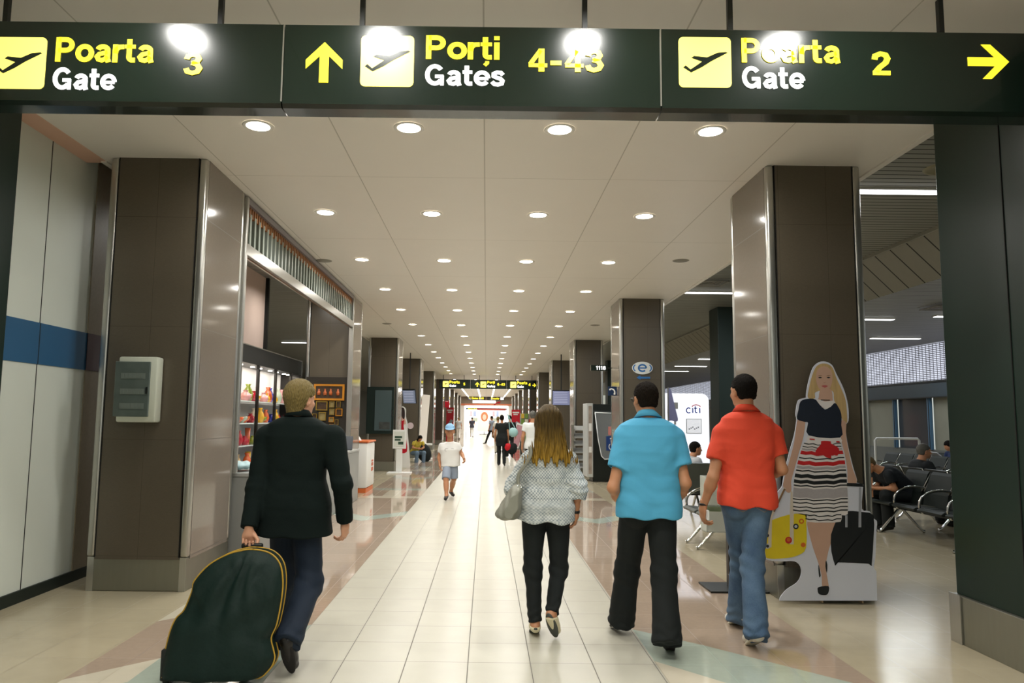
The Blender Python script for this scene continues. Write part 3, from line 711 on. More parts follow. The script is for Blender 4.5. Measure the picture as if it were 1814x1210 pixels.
def person(label, loc, yaw=0., H=1.8, fem=False, J=None, skin=None, res=.010, top=None, bottom=None, shoes=None, hair=None, head_yaw=0., head_pitch=0., fat=1., hands=None, group=None, face=False, face_res=None, name='person', headscale=1., lift=0., fshoe=None, X=(1, 0, 0)):
    s = H / 1.8; JJ = default_joints(H, fem)
    if J: JJ.update(J)
    j = {k: (np.array(v, F32) if v is not None else None) for k, v in JJ.items()}
    skin = skin or SKIN; root = thing(name, label, 'person', loc, yaw, group)
    X = np.array(X, F32); Rh = (rotm('Z', head_yaw) @ rotm('X', head_pitch)).astype(F32); hs = s * .985 * headscale
    st = TORSO_F if fem else TORSO_M
    def tors(P, ease=0., lo=None, n=2.3, oxy=1.):
        S = [(t, (rx * s * fat + ease) * oxy, ry * s * fat + ease * .9, oy * s) for t, rx, ry, oy in st]
        if lo: S = lo(S)
        return loft(P, j['pelvis'], j['neck'], X, S, n)
    legr = [(.092 if fem else .088) * s * fat, .058 * s, .040 * s]
    for side in 'LR':
        if j['toe' + side] is None:
            dv = j['an' + side] - j['kn' + side]; j['toe' + side] = j['an' + side] + np.array((0.03 * (1 if side == 'R' else -1), .19 * s, -.055 * s), F32)
    def arm(P, side, ease=0.):
        a = chain(P, [j['sh'+side], j['el'+side], j['wr'+side]], [.050 * s * (.86 if fem else 1) + ease, .037 * s * (.9 if fem else 1) + ease, .026 * s + ease], .03 * s)
        m = j['el'+side] * .72 + j['wr'+side] * .28
        return smin(a, ell(P, m, (.040*s + ease,) * 3), .03 * s) if ease == 0 else a
    def leg(P, side, r, ease=0.):
        tr = bottom is not None and bottom.get('len', 1) >= .99 and not bottom.get('kind'); sc_ = .78 if tr else 1.
        a = chain(P, [j['hip'+side], j['kn'+side], j['an'+side]], [r[0]*sc_ + ease, r[1]*sc_*.95 + ease, r[2]*(.9 if tr else 1) + ease], .04 * s)
        if tr: return a
        c = j['kn'+side] * .68 + j['an'+side] * .32 + np.array((0, -.018*s, 0), F32)
        return smin(a, cap(P, c, c * .6 + (j['an'+side] * .4), .055*s + ease, .045*s + ease), .04*s) if ease == 0 else a
    def foot(P, side, e=0.):
        a, t = j['an'+side], j['toe'+side]; d_ = t - a; d_ /= np.linalg.norm(d_)
        heel = a + np.array((0, 0, 0), F32) - d_ * .035 * s - np.array((0, 0, .035*s), F32)
        return smin(cap(P, heel, t, .033*s + e, .026*s + e), cap(P, a, heel * .3 + t * .7, .034*s + e, .026*s + e), .03*s)
    H_ = hands or {}
    def body(P):
        d = tors(P, -.022 if bottom or top else -.006)
        neckb = j['neck'] - np.array((0, .0, .02*s), F32)
        d = smin(d, cap(P, neckb, j['head'] + Rh @ np.array((0, -.02*s, -.05*s), F32), .064*s*(.8 if fem else 1), .055*s*(.82 if fem else 1)), .045*s)
        d = smin(d, head_sdf(P, j['head'], Rh, hs), .018*s)
        for sd in 'LR':
            d = smin(d, arm(P, sd), .05*s); d = smin(d, leg(P, sd, legr), .05*s); d = smin(d, foot(P, sd), .02*s)
        return d
    allp = np.stack([v for v in j.values()]); lo = allp.min(0) - .16 * s; hi = allp.max(0) + .16 * s; hi[2] = max(hi[2], j['head'][2] + .17*s)
    parts = [sdf_verts(body, lo, hi, res)]
    hb = np.array((.13, .15, .17), F32) * s
    if face: parts.append(sdf_verts(lambda P: body(P) - .0008, j['head'] - hb, j['head'] + hb, face_res or res * .45))
    for sd in 'LR':
        if H_.get(sd) is False: continue
        o = H_.get(sd, {}); w = j['wr'+sd]; fd = o.get('f', tuple(w - j['el'+sd])); sg = 1 if sd == 'L' else -1
        nd = o.get('n', (sg * 1., .15, 0)); td = o.get('t', (0, 1, 0)); cu = o.get('curl', (22, 30, 22))
        hf = lambda P, w=w, fd=fd, nd=nd, td=td, cu=cu, o=o: hand_sdf(P, w, fd, nd, td, cu, s * 1.0, o.get('th', 0.))
        c = w + np.array(fd, F32) / (np.linalg.norm(fd) + 1e-6) * .08 * s
        parts.append(sdf_verts(hf, c - .14*s, c + .14*s, max(res * .42, .0032) if res < .02 else res * .7))
    bo = mesh_from('body', parts, skin, root)
    # ---- hair
    if hair and hair['kind'] in ('short', 'long', 'bun'):
        hm = hair['mat']; hc = j['head']; Rt = Rh
        def hf(P):
            q = ((P - hc) @ Rt / hs).astype(F32)
            d = ell(q, (0, -.016, .034), (.084 + hair.get('th', 0), .104 + hair.get('th', 0), .099 + hair.get('th', 0)))
            if hair['kind'] == 'short':
                d = smin(d, ell(q, (0, -.055, -.035 - hair.get('nape', 0)*.5), (.062, .046, .052 + hair.get('nape', 0))), .03)
                line = .062 - np.maximum(q[:, 2] - .03, 0) * .9 + 0 * q[:, 0]
                d = smax(d, np.where(q[:, 2] < .055, q[:, 1] - np.interp(q[:, 2], [-.09, -.03, .02, .055], [-.035, -.018, .012, .085]), q[:, 1] - .12).astype(F32), .012)
                for sx in (-1, 1): d = smax(d, -ell(q, (sx * .095, -.002, -.012), (.034, .024, .036)), .008)
                d = smax(d, -(q[:, 2] + .072 + hair.get('nape', 0) + .25 * np.minimum(q[:, 1], 0)), .01)
                ang = np.arctan2(q[:, 0], q[:, 1] + .04)
                d = d + .0022 * np.sin(ang * 34 + 3 * np.sin(q[:, 2] * 60)) + .0016 * np.sin(q[:, 2] * 210 + 5 * np.sin(ang * 9))
            else:
                ln = hair.get('len', .33); bw = hair.get('w', .125)
                st_ = [(-.25, bw*.55, .03), (0, bw * .96, .040), (.22, bw, .052), (.5, bw * .80, .058), (.8, .084, .07), (1.05, .070, .06)]
                if hair.get('big'): st_ = [(-.25, bw, .03), (0, bw, .040), (.15, bw*.86, .050), (.32, bw*.66, .058), (.5, bw*.58, .062), (.8, bw*.56, .085), (1.05, .11, .09)]
                d2 = loft(q, (0, hair.get('by', -.070), -ln), (0, -.035, .06), (1, 0, 0), st_, 2.2)
                side_ = smin(cap(q, (.07, -.01, .02), (.098, -.03, -ln*.62), .022, .012), cap(q, (-.07, -.01, .02), (-.098, -.03, -ln*.62), .022, .012), .01)
                d2 = smin(d2, side_, .03)
                d = smin(d, d2, .03)
                d = smax(d, np.where(q[:, 2] < .05, q[:, 1] - np.interp(q[:, 2], [-.12, -.02, .05], [.0, .028, .088]), q[:, 1] - .14).astype(F32), .012)
                ang = q[:, 0] * 1.0
                low = np.clip((.02 - q[:, 2]) / .25, 0, 1)
                d = d + (.0012 + .0048 * low) * np.sin(ang * (300) + 4 * np.sin(q[:, 2] * 14 + q[:, 0] * 20)) + (.002 + .004*low) * np.sin(ang * 115 + 3 * np.sin(q[:, 2] * 9))
                tip = -ln + .028 * np.sin(q[:, 0] * 75 + 1) + .018 * np.sin(q[:, 0] * 190)
                d = smax(d, (tip - q[:, 2]).astype(F32), .02)
            return (d * hs).astype(F32)
        hb2 = np.array((.27 if hair.get('big') else .17, .24 if hair.get('big') else .19, .18), F32) * s; l2 = hc - hb2; h2 = hc + hb2
        if hair['kind'] == 'long': l2 = l2 - np.array((.02, .02, hair.get('len', .33) * .95), F32)
        grow('hair', hf, l2, h2, (face_res or min(res * .5, .006)) if res < .015 else res * .8, hm, root)
    # ---- trousers, shorts, skirt
    if bottom:
        bt = bottom; e = bt.get('ease', .012) * s; wz = bt.get('waist', .12)
        rr = [x * s for x in bt.get('r', (.098, .072, .075))]
        pel = j['pelvis']; up = j['neck'] - pel; up = up / np.linalg.norm(up)
        def bf(P):
            tt = (P - pel) @ up
            S = lambda S: [(t, rx, ry, oy) for t, rx, ry, oy in S]
            d = smax(tors(P, e * .7), (tt - wz * s).astype(F32), .006)
            for sg_, sd in ((-1, 'L'), (1, 'R')):
                d = smin(d, smax(ell(P, j['hip'+sd] + np.array((sg_*.0, -.045*s, -.02*s), F32), (.086*s*fat, .080*s*fat, .10*s*fat)), (tt - .06*s).astype(F32), .02), .04*s) if not bt.get('seated') else d
            if bt.get('kind') == 'skirt':
                d = smin(d, loft(P, (pel[0], pel[1], bt['len'] * s), pel, X, [(0, .20*s, .17*s), (.6, .19*s, .15*s), (1, .165*s, .12*s)]), .03)
            else:
                for sd in 'LR':
                    hp, kn, an = j['hip'+sd], j['kn'+sd], j['an'+sd]; ll = bt.get('len', 1.0)
                    if ll >= .99:
                        fl = an + (an - kn) / np.linalg.norm(an - kn) * bt.get('over', .045) * s
                        l = chain(P, [hp, kn, fl], rr, .05*s); cut = cap(P, fl, fl, .001, .001)
                        ax = (an - kn) / np.linalg.norm(an - kn); l = smax(l, ((P - fl) @ ax).astype(F32), .006)
                        near = np.exp(-(((P - fl) ** 2).sum(1)) / (.12*s) ** 2); kz = np.exp(-(((P - kn) ** 2).sum(1)) / (.14*s) ** 2)
                        l = l + (near * .006 * s * np.sin(P[:, 2] * 95 / s + 2*np.sin(P[:, 0]*40)) + kz * .005 * s * np.sin(P[:, 2] * 70 / s + P[:, 0] * 30)).astype(F32) * bt.get('bunch', 1.)
                    else:
                        en = kn * ll / .5 + hp * (1 - ll / .5) if ll <= .5 else kn + (an - kn) * (ll - .5) / .5
                        ax = (en - hp) / np.linalg.norm(en - hp)
                        l = smax(cap(P, hp, en, rr[0], rr[1]), ((P - en) @ ax).astype(F32), .006)
                    d = smin(d, l, bt.get('k', .022) * s)
            d = d + wrinkle(P, bt.get('wr', .0035), 26, 1.3 + H, .6)
            return d.astype(F32)
        grow(bt.get('name', 'trousers'), bf, lo, np.minimum(hi, hi), bt.get('res', res), bt['mat'], root)
    # ---- shoes
    if shoes:
        for sd in 'LR':
            def sf(P, sd=sd):
                d = foot(P, sd, .008*s)
                a, t = j['an'+sd], j['toe'+sd]; fd = (t - a); fd[2] += .055*s*0
                d = smax(d, ((P - a) @ np.array((0, 0, 1), F32) - shoes.get('h', .03) * s).astype(F32), .01)
                return d
            a, t = j['an'+sd], j['toe'+sd]; l2 = np.minimum(a, t) - .11*s; h2 = np.maximum(a, t) + .10*s
            sh = grow('shoe', sf, l2, h2, min(res, .008) if res < .015 else res, shoes['mat'], root)
            if shoes.get('sole'):
                dd = (t - a); dd = dd / np.linalg.norm(dd); side = np.cross(dd, (0, 0, 1)); side /= np.linalg.norm(side) + 1e-9; nn = np.cross(side, dd)
                heel = a - dd*.045*s - np.array((0, 0, .035*s)); R = np.stack([side, dd, nn], 1); L = np.linalg.norm(t - heel)
                c = (heel + t) / 2 - nn * .030 * s
                def so(P): return smax(ell(P, c, (.043*s, L/2 + .035*s, .03*s), R), (np.abs((P - c) @ nn) - .009*s).astype(F32), .004)
                grow('sole', so, c - .2*s, c + .2*s, .006 if res < .015 else res, shoes['sole'], sh)
    # ---- shirt, jacket, dress
    if top:
        tp = top; e = tp.get('ease', .02) * s; hem = tp.get('hem', -.02); sl = tp.get('sleeve', .55); er = tp.get('arm', .018) * s
        pel = j['pelvis']; up = j['neck'] - pel; Lt = np.linalg.norm(up); up = up / Lt
        def grade(S):
            fl = tp.get('flare', 0.) * s
            out = [(t, rx + fl * max(0, (.5 - t)) * 1.3, ry + fl * max(0, (.5 - t)), oy) for t, rx, ry, oy in S if t > -.1]
            wf = tp.get('waist', 0) * s
            out = [(t, rx + (wf if .2 < t < .7 else 0), ry + (wf * .7 if .2 < t < .7 else 0), oy) for t, rx, ry, oy in out]
            t0, rx0, ry0, oy0 = out[0]
            return [(hem * s / Lt - .05, rx0 + fl * .35, ry0 + fl * .3, oy0)] + out
        def tf(P, thick=0.):
            d = tors(P, e - thick, grade, 2.5)
            pad = tp.get('pad', 0.) * s
            for sg_, sd in ((-1, 'L'), (1, 'R')):
                sh, el_, wr = j['sh'+sd], j['el'+sd], j['wr'+sd]
                r0 = .052 * s * (.86 if fem else 1) + er + pad * .5; r1 = .040*s + er * tp.get('el', 1.1); r2 = .030*s + er * tp.get('cuff', 1.)
                if sl > 1.0:
                    en = el_ + (wr - el_) * (sl - 1); a = chain(P, [sh, el_, en], [r0, r1, r2], .04*s); ax = (wr - el_) / np.linalg.norm(wr - el_)
                else:
                    en = sh + (el_ - sh) * sl; a = cap(P, sh, en, r0, r1 + (1 - sl) * .012 * s); ax = (el_ - sh) / np.linalg.norm(el_ - sh)
                tt = (P - en) @ ax; nearp = ((P - en) ** 2).sum(1) < (.12*s) ** 2
                a = np.where(nearp, smax(a - thick * 0, tt.astype(F32), .005), a)
                a = np.where(nearp & (tt > -.022*s), np.maximum(a, -(a + .007*s + .4*np.maximum(-tt - .0, 0))), a)
                g = np.exp(-((P - el_) ** 2).sum(1) / (.09*s) ** 2)
                a = a + (g * tp.get('elw', .004) * s * np.sin((P @ ax) * 120 / s + 2)).astype(F32)
                d = smin(d, a.astype(F32), tp.get('k', .035) * s)
                if pad: d = smin(d, ell(P, sh + np.array((sg_*.005, 0, .005), F32), (.062*s, .07*s, .045*s)), .04*s)
            if hem < -.03 and not tp.get('sit'):
                for sd in 'LR': d = smin(d, ell(P, j['hip'+sd] + np.array((0, -.045*s, -.01*s), F32), (.086*s*fat + e, .082*s*fat + e, .12*s*fat)), .06*s)
            d = d + wrinkle(P, tp.get('wr', .004), tp.get('wf', 22), 2.1 + H * 3, .9)
            if tp.get('fold'): 
                tz = np.clip(((P - pel) @ up) / (.35*s), -1, 2)
                d = d + folds(P, tp['fold'], 55, 1.25, .7) * np.exp(-(tz - .35) ** 2 * 3).astype(F32) + folds(P, tp['fold'] * .8, 48, 1.9, 2.2) * np.exp(-(tz - .9) ** 2 * 4).astype(F32)
            tz = (P - pel) @ up
            ripple = tp.get('hemwave', .006) * s * np.sin(P[:, 0] * 30 + 1.)
            cut = (hem * s + ripple) - tz
            d = smax(d, cut.astype(F32), .006)
            low = tz < hem * s + .05 * s
            d = np.where(low, np.maximum(d, -np.maximum(d + .010*s, -(cut + .045*s) - .0)) if False else d, d)
            # neck opening
            nk = cap(P, j['neck'] - up * .0, j['head'], tp.get('nr', .060) * s, tp.get('nr', .060) * s)
            d = smax(d, ((P - j['neck']) @ up - tp.get('nz', .03) * s).astype(F32), .012)
            d = np.maximum(d, -nk)
            if tp.get('collar'):
                q = P - (j['neck'] + up * tp.get('cz', .030) * s); h_ = q @ up; rad = np.sqrt(np.maximum((q * q).sum(1) - h_ ** 2, 0))
                col = smax(np.abs(rad - (.066 * s - h_ * .25)) - .006 * s, np.abs(h_) - .020 * s, .005)
                d = smin(d, col.astype(F32), .008)
            return d.astype(F32)
        l3, h3 = lo.copy(), hi.copy(); h3[2] = max(j['neck'][2], j['shL'][2]) + .12 * s if abs(up[2]) > .5 else hi[2]
        grow(tp.get('name', 'shirt'), tf, l3, h3, tp.get('res', res), tp['mat'], root)
    return root, j, s
# ================================================================== the four walkers and the garment bag
def lj(loc, yaw, d):
    L = Vector(loc); M = Matrix.Rotation(-yaw, 3, 'Z'); out = {}
    for k, v in d.items():
        if v is None: out[k] = None; continue
        p = at(*v) if abs(v[1]) > 30 else Vector(v)
        out[k] = tuple(M @ (p - L))
    return out
SUIT = mat('charcoal_suit', '0c1614', .9, noise=.3, nscale=160, bump=.15, bscale=260, spec=.2)
NAVY = mat('dark_blue_trousers', '0b1b2c', .8, noise=.2, nscale=120, bump=.1, bscale=200)
BLKC = mat('black_cotton', '0b1110', .85, noise=.2, nscale=120, bump=.1, bscale=200)
BLKL = mat('black_leather', '15110f', .35)
BLONDE = mat('ash_blond_hair', '6f5f34', .6, spec=.25, bump=.5, bscale=60, noise=.45, nscale=60, stretch=(3, 3, .35), sheen=.1)
BRUN = mat('dark_brown_hair', '19120b', .75, spec=.15, bump=.5, bscale=120, noise=.4, nscale=90, stretch=(3, 3, .5))
BRUN2 = mat('near_black_hair', '110d09', .75, spec=.15, bump=.5, bscale=120, noise=.3, nscale=90)
def strand_hair(name, c_top, c_low, zmid, zr):
    m = mat(name, c_top, .6, spec=.25); k = NT(m)
    tc = k.n('ShaderNodeTexCoord'); sp = k.n('ShaderNodeSeparateXYZ'); k.l(tc, 'Object', sp, 0)
    mr = k.n('ShaderNodeMapRange'); k.l(sp, 2, mr, 0); mr.inputs[1].default_value = zmid - zr; mr.inputs[2].default_value = zmid + zr
    mp = k.n('ShaderNodeMapping'); mp.inputs['Scale'].default_value = (90, 60, 3); k.l(tc, 'Object', mp, 'Vector')
    nz = k.n('ShaderNodeTexNoise', i_Scale=1.5, i_Detail=4.0); k.l(mp, 'Vector', nz, 'Vector')
    mx = k.n('ShaderNodeMix', data_type='RGBA'); k.l(mr, 0, mx, 0); mx.inputs[6].default_value = (*lin(c_low), 1); mx.inputs[7].default_value = (*lin(c_top), 1)
    m2 = k.n('ShaderNodeMix', data_type='RGBA', blend_type='MULTIPLY'); m2.inputs[0].default_value = 1
    cr = k.n('ShaderNodeMapRange'); k.l(nz, 0, cr, 0); cr.inputs[1].default_value = .3; cr.inputs[2].default_value = .7; cr.inputs[3].default_value = .45; cr.inputs[4].default_value = 1.35
    k.l(mx, 2, m2, 6); k.l(cr, 0, m2, 7); k.l(m2, 2, k.b, 'Base Color')
    bp = k.n('ShaderNodeBump', i_Strength=.5, i_Distance=.004); k.l(nz, 0, bp, 'Height'); k.l(bp, 0, k.b, 'Normal')
    return m
def worn_denim():
    m = mat('worn_blue_denim', '34506f', .85); k = NT(m)
    tc = k.n('ShaderNodeTexCoord'); nz = k.n('ShaderNodeTexNoise', i_Scale=4.0, i_Detail=5.0); k.l(tc, 'Object', nz, 'Vector')
    mp = k.n('ShaderNodeMapping'); mp.inputs['Scale'].default_value = (260, 260, 60); k.l(tc, 'Object', mp, 'Vector')
    n2 = k.n('ShaderNodeTexNoise', i_Scale=1.0, i_Detail=2.0); k.l(mp, 'Vector', n2, 'Vector')
    ad = k.n('ShaderNodeMath', operation='MULTIPLY_ADD'); k.l(n2, 0, ad, 0); ad.inputs[1].default_value = .35; k.l(nz, 0, ad, 2)
    cr = k.n('ShaderNodeValToRGB'); k.l(ad, 0, cr, 0); e = cr.color_ramp.elements
    e[0].position = .40; e[0].color = (*lin('2a4260'), 1); e[1].position = 1.0; e[1].color = (*lin('61798f'), 1)
    k.l(cr, 0, k.b, 'Base Color'); bp = k.n('ShaderNodeBump', i_Strength=.15, i_Distance=.003); k.l(n2, 0, bp, 'Height'); k.l(bp, 0, k.b, 'Normal')
    return m
def blouse_mat():
    m = mat('patterned_blouse', 'b7bdbd', .8); k = NT(m)
    tc = k.n('ShaderNodeTexCoord'); sp = k.n('ShaderNodeSeparateXYZ'); k.l(tc, 'Object', sp, 0)
    def M(op, a, b=None):
        x = k.n('ShaderNodeMath', operation=op)
        for i, v in enumerate((a, b)):
            if v is None: continue
            if isinstance(v, tuple): k.t.links.new(v[0].outputs[v[1]], x.inputs[i])
            else: x.inputs[i].default_value = v
        return (x, 0)
    zb = M('FLOOR', M('DIVIDE', (sp, 2), .075))
    wn = k.n('ShaderNodeTexWhiteNoise', noise_dimensions='1D'); k.t.links.new(zb[0].outputs[0], wn.inputs['W'])
    fr = M('ADD', M('MULTIPLY', (wn, 0), 120.), 190.)
    u = M('SINE', M('ADD', M('MULTIPLY', (sp, 0), fr), M('MULTIPLY', (sp, 1), 60.)))
    v = M('SINE', M('MULTIPLY', (sp, 2), 260.))
    w = M('ADD', M('MULTIPLY', M('MULTIPLY', u, v), .95), 0.)
    line = M('SINE', M('MULTIPLY', (sp, 2), 83.776)); line = M('MULTIPLY', M('GREATER_THAN', line, .97), .5)
    w = M('ADD', w, line)
    nz = k.n('ShaderNodeTexNoise', i_Scale=25., i_Detail=3.); k.l(tc, 'Object', nz, 'Vector')
    w = M('ADD', M('MULTIPLY', w, M('ADD', M('MULTIPLY', (wn, 0), 1.1), .35)), M('MULTIPLY', (nz, 0), 1.9))
    cr = k.n('ShaderNodeValToRGB'); mr = k.n('ShaderNodeMapRange'); k.t.links.new(w[0].outputs[0], mr.inputs[0]); mr.inputs[1].default_value = -1; mr.inputs[2].default_value = 2.6; k.l(mr, 0, cr, 0)
    e = cr.color_ramp.elements; e[0].position = .36; e[0].color = (*lin('d3d6d2'), 1); e[1].position = .80; e[1].color = (*lin('7c888f'), 1)
    k.l(cr, 0, k.b, 'Base Color'); return m

# --- man in the dark suit
L = (-1.30, 4.85, 0)
d = lj(L, 0, dict(head=(533, 709, 4.86), neck=(529, 740, 4.84), pelvis=(520, 902, 4.86), shL=(476, 776, 4.84), shR=(588, 776, 4.84),
    elL=(454, 866, 4.76), wrL=(441, 938, 4.64), elR=(606, 858, 4.78), wrR=(611, 925, 4.90),
    hipL=(503, 912, 4.87), hipR=(543, 912, 4.87), knL=(507, 1025, 5.05), anL=(509, 1098, 5.25), toeL=(500, 1098, 5.45),
    knR=(548, 1032, 4.86), anR=(510, 1132, 4.50), toeR=(520, 1176, 4.60)))
bagdir = None
r1, j1, s1 = person('person in a dark suit wheeling a green garment bag past the shop', L, H=1.83, J=d, skin=SKIN_P, res=.0085, face=True, face_res=.004,
    hair=dict(kind='short', mat=BLONDE, th=.013, nape=.040), shoes=dict(mat=BLKL, sole=mat('dark_sole', '1d1a18', .7), h=.02), head_yaw=-30,
    top=dict(mat=SUIT, ease=.026, arm=.022, sleeve=1.97, cuff=1.1, el=.95, hem=-.155, flare=.062, pad=.030, waist=.006, wr=.0022, wf=12, fold=.002, collar=False, name='jacket', res=.0075, nz=.028, nr=.045, k=.022, hemwave=.004, elw=.003),
    bottom=dict(mat=NAVY, ease=.02, r=(.105, .082, .088), name='trousers', wr=.004, over=.035),
    hands=dict(L=dict(f=(-.02, .10, -1), n=(.25, -1, -.1), t=(1, .2, 0), curl=(62, 70, 40), th=.35), R=dict(f=(.0, .25, -1), n=(-.9, .3, .2), t=(0, 1, .1), curl=(30, 38, 25))), fat=1.04)
def ring_collar(root, j, s, m, r0=.062, h=.03, z=.02, back=.0, name='collar', lean=.12, w=.008):
    up = Vector(j['head'] - j['neck']).normalized(); c = Vector(j['neck']) + up * z * s
    b = B(); pts = []
    X = up.orthogonal().normalized(); X = Vector((1, 0, 0)); Y = up.cross(X).normalized()
    n = 28; rings = []
    for i in range(n):
        a = 2*PI*i/n; dv = X*math.cos(a) + Y*math.sin(a)
        drop = (1 - math.sin(a)) * .5 * 0
        fr = max(0, math.sin(a)) * back
        q = []
        for (rr, zz) in ((r0 - .004, -h*.5), (r0 - .006, h*.5), (r0 + .001, h*.62), (r0 + w, h*.45), (r0 + w + lean*.1, -h*.55)):
            q.append(b.verts.new(c + dv*rr*s + up*(zz - fr)*s))
        rings.append(q)
    for i in range(n):
        a, c2 = rings[i], rings[(i+1) % n]
        for k in range(4): b.faces.new((a[k], c2[k], c2[k+1], a[k+1]))
        b.faces.new((a[4], c2[4], c2[0], a[0]))
    bmesh.ops.recalc_face_normals(b, faces=b.faces)
    return obj(name, b, m, root, smooth=True)
ring_collar(r1, j1, s1, mat('white_shirt', 'dfe2e0', .7), r0=.057, h=.045, z=.04, back=.02, name='shirt_collar', w=.002, lean=.0)
ring_collar(r1, j1, s1, SUIT, r0=.064, h=.042, z=.022, back=.045, name='jacket_collar', w=.006, lean=.30)
b = B()                                   # centre vent and seam of the jacket back
pv = Vector(j1['pelvis'])
tube(b, [pv + Vector((.0, -.178, -.09)), pv + Vector((.0, -.172, .0)), pv + Vector((0, -.165, .1))], .0022, 6); obj('vent_seam', b, BLKC, r1)

# --- garment bag over a wheeled case
Bg = mat('dark_green_nylon', '0d211c', .6, noise=.2, nscale=30, bump=.35, bscale=22, spec=.3); PIPE = mat('yellow_piping', 'b08a2a', .5)
base = Vector((-1.83, 4.33, 0))
r = thing('garment_bag', 'dark green garment bag with yellow piping over a wheeled case, pulled by the suited person', 'bag', base)
YB = 4.42
out = [(445, 975), (475, 981), (494, 1000), (500, 1030), (498, 1065), (491, 1105), (482, 1128), (487, 1150), (489, 1165), (478, 1185), (440, 1216), (380, 1236), (330, 1238), (297, 1222), (292, 1190), (294, 1165), (303, 1120), (313, 1095), (327, 1080), (340, 1046), (343, 1030), (368, 1002), (400, 984), (425, 977)]
ctr = (398, 1115)
def bag_pt(px, py, dy): 
    p = at(px, py, YB) - base; tilt = (p.z - .1) * .10
    return Vector((p.x, p.y + dy + tilt, max(.045, p.z)))
ol = spline([(x, y, 0) for x, y in out], 4, True)
def bag_side(sgn, bulge):
    b = B(); rings = []; n = len(ol); K = 12
    for k in range(K + 1):
        f = 1 - k / K; row = []
        for i, q in enumerate(ol):
            px = ctr[0] + (q.x - ctr[0]) * f; py = ctr[1] + (q.y - ctr[1]) * f
            h = bulge * math.sqrt(max(0, 1 - f ** 2.6))
            # gathers radiating from the handle
            dx, dy = px - 447, py - 972; ang = math.atan2(dx, max(dy, 1)); rad = math.hypot(dx, dy)
            g = .022 * math.sin(ang * 17 + 1.2 * math.sin(rad * .03)) * math.exp(-rad / 130) * min(1, k / 2)
            g += .010 * math.sin(py * .075 + px * .02 + 1.5 * math.sin(px * .03)) * min(1, k / 3) * math.exp(-((py - 1085) / 45) ** 2)
            g += .005 * math.sin(px * .11 + py * .015) * min(1, k / 3)
            row.append(b.verts.new(bag_pt(px, py, sgn * (-(.035 + h + g)))))
        rings.append(row)
    for a, c in zip(rings, rings[1:]):
        for i in range(n):
            vs = (a[i], a[(i+1) % n], c[(i+1) % n], c[i])
            b.faces.new(vs)
    bmesh.ops.remove_doubles(b, verts=b.verts, dist=.0005); bmesh.ops.recalc_face_normals(b, faces=b.faces); return b
b = bag_side(1, .10); obj('front_cover', b, Bg, r, smooth=True)
b = bag_side(-1, .07); obj('back_cover', b, Bg, r, smooth=True)
b = B(); n = len(ol); lo_ = [bag_pt(q.x, q.y, -.036) for q in ol]; hi_ = [bag_pt(q.x, q.y, .036) for q in ol]
va = [b.verts.new(p) for p in lo_]; vb = [b.verts.new(p) for p in hi_]
for i in range(n): b.faces.new((va[i], va[(i+1) % n], vb[(i+1) % n], vb[i]))
obj('gusset', b, Bg, r, smooth=True)
b = B(); tube(b, lo_ + [lo_[0]], .0055, 6); obj('piping', b, PIPE, r)
b = B(); tube(b, hi_ + [hi_[0]], .0055, 6); obj('piping', b, PIPE, r)
hp = at(447, 967, 4.60) - base
b = B(); box(b, hp, (.135, .03, .034), rotm('Y', -4) is None or None, .012, 0, 3); obj('handle', b, BLACK, r, auto=40)
for dx in (-.045, .045):
    b = B(); cyl(b, hp + Vector((dx, 0, -.01)), bag_pt(447, 1010, .03) + Vector((dx, .03, 0)), .008, seg=10); obj('handle_bar', b, CHROME, r)
b = B(); cse = bag_pt(385, 1120, .12); bx(b, cse.x - .17, cse.x + .20, .06, .24, .10, .50, .03); obj('case', b, BLACK, r, auto=40)
for dx in (-.12, .16):
    b = B(); cyl(b, (cse.x + dx - .025, .14, .05), (cse.x + dx + .025, .14, .05), .05, seg=18); obj('wheel', b, BLKL, r)
b = B(); cyl(b, (cse.x - .29, .08, .05), (cse.x - .25, .08, .05), .05, seg=18); bx(b, cse.x-.31, cse.x-.27, .04, .14, .02, .2, .01); obj('wheel', b, BLACK, r)

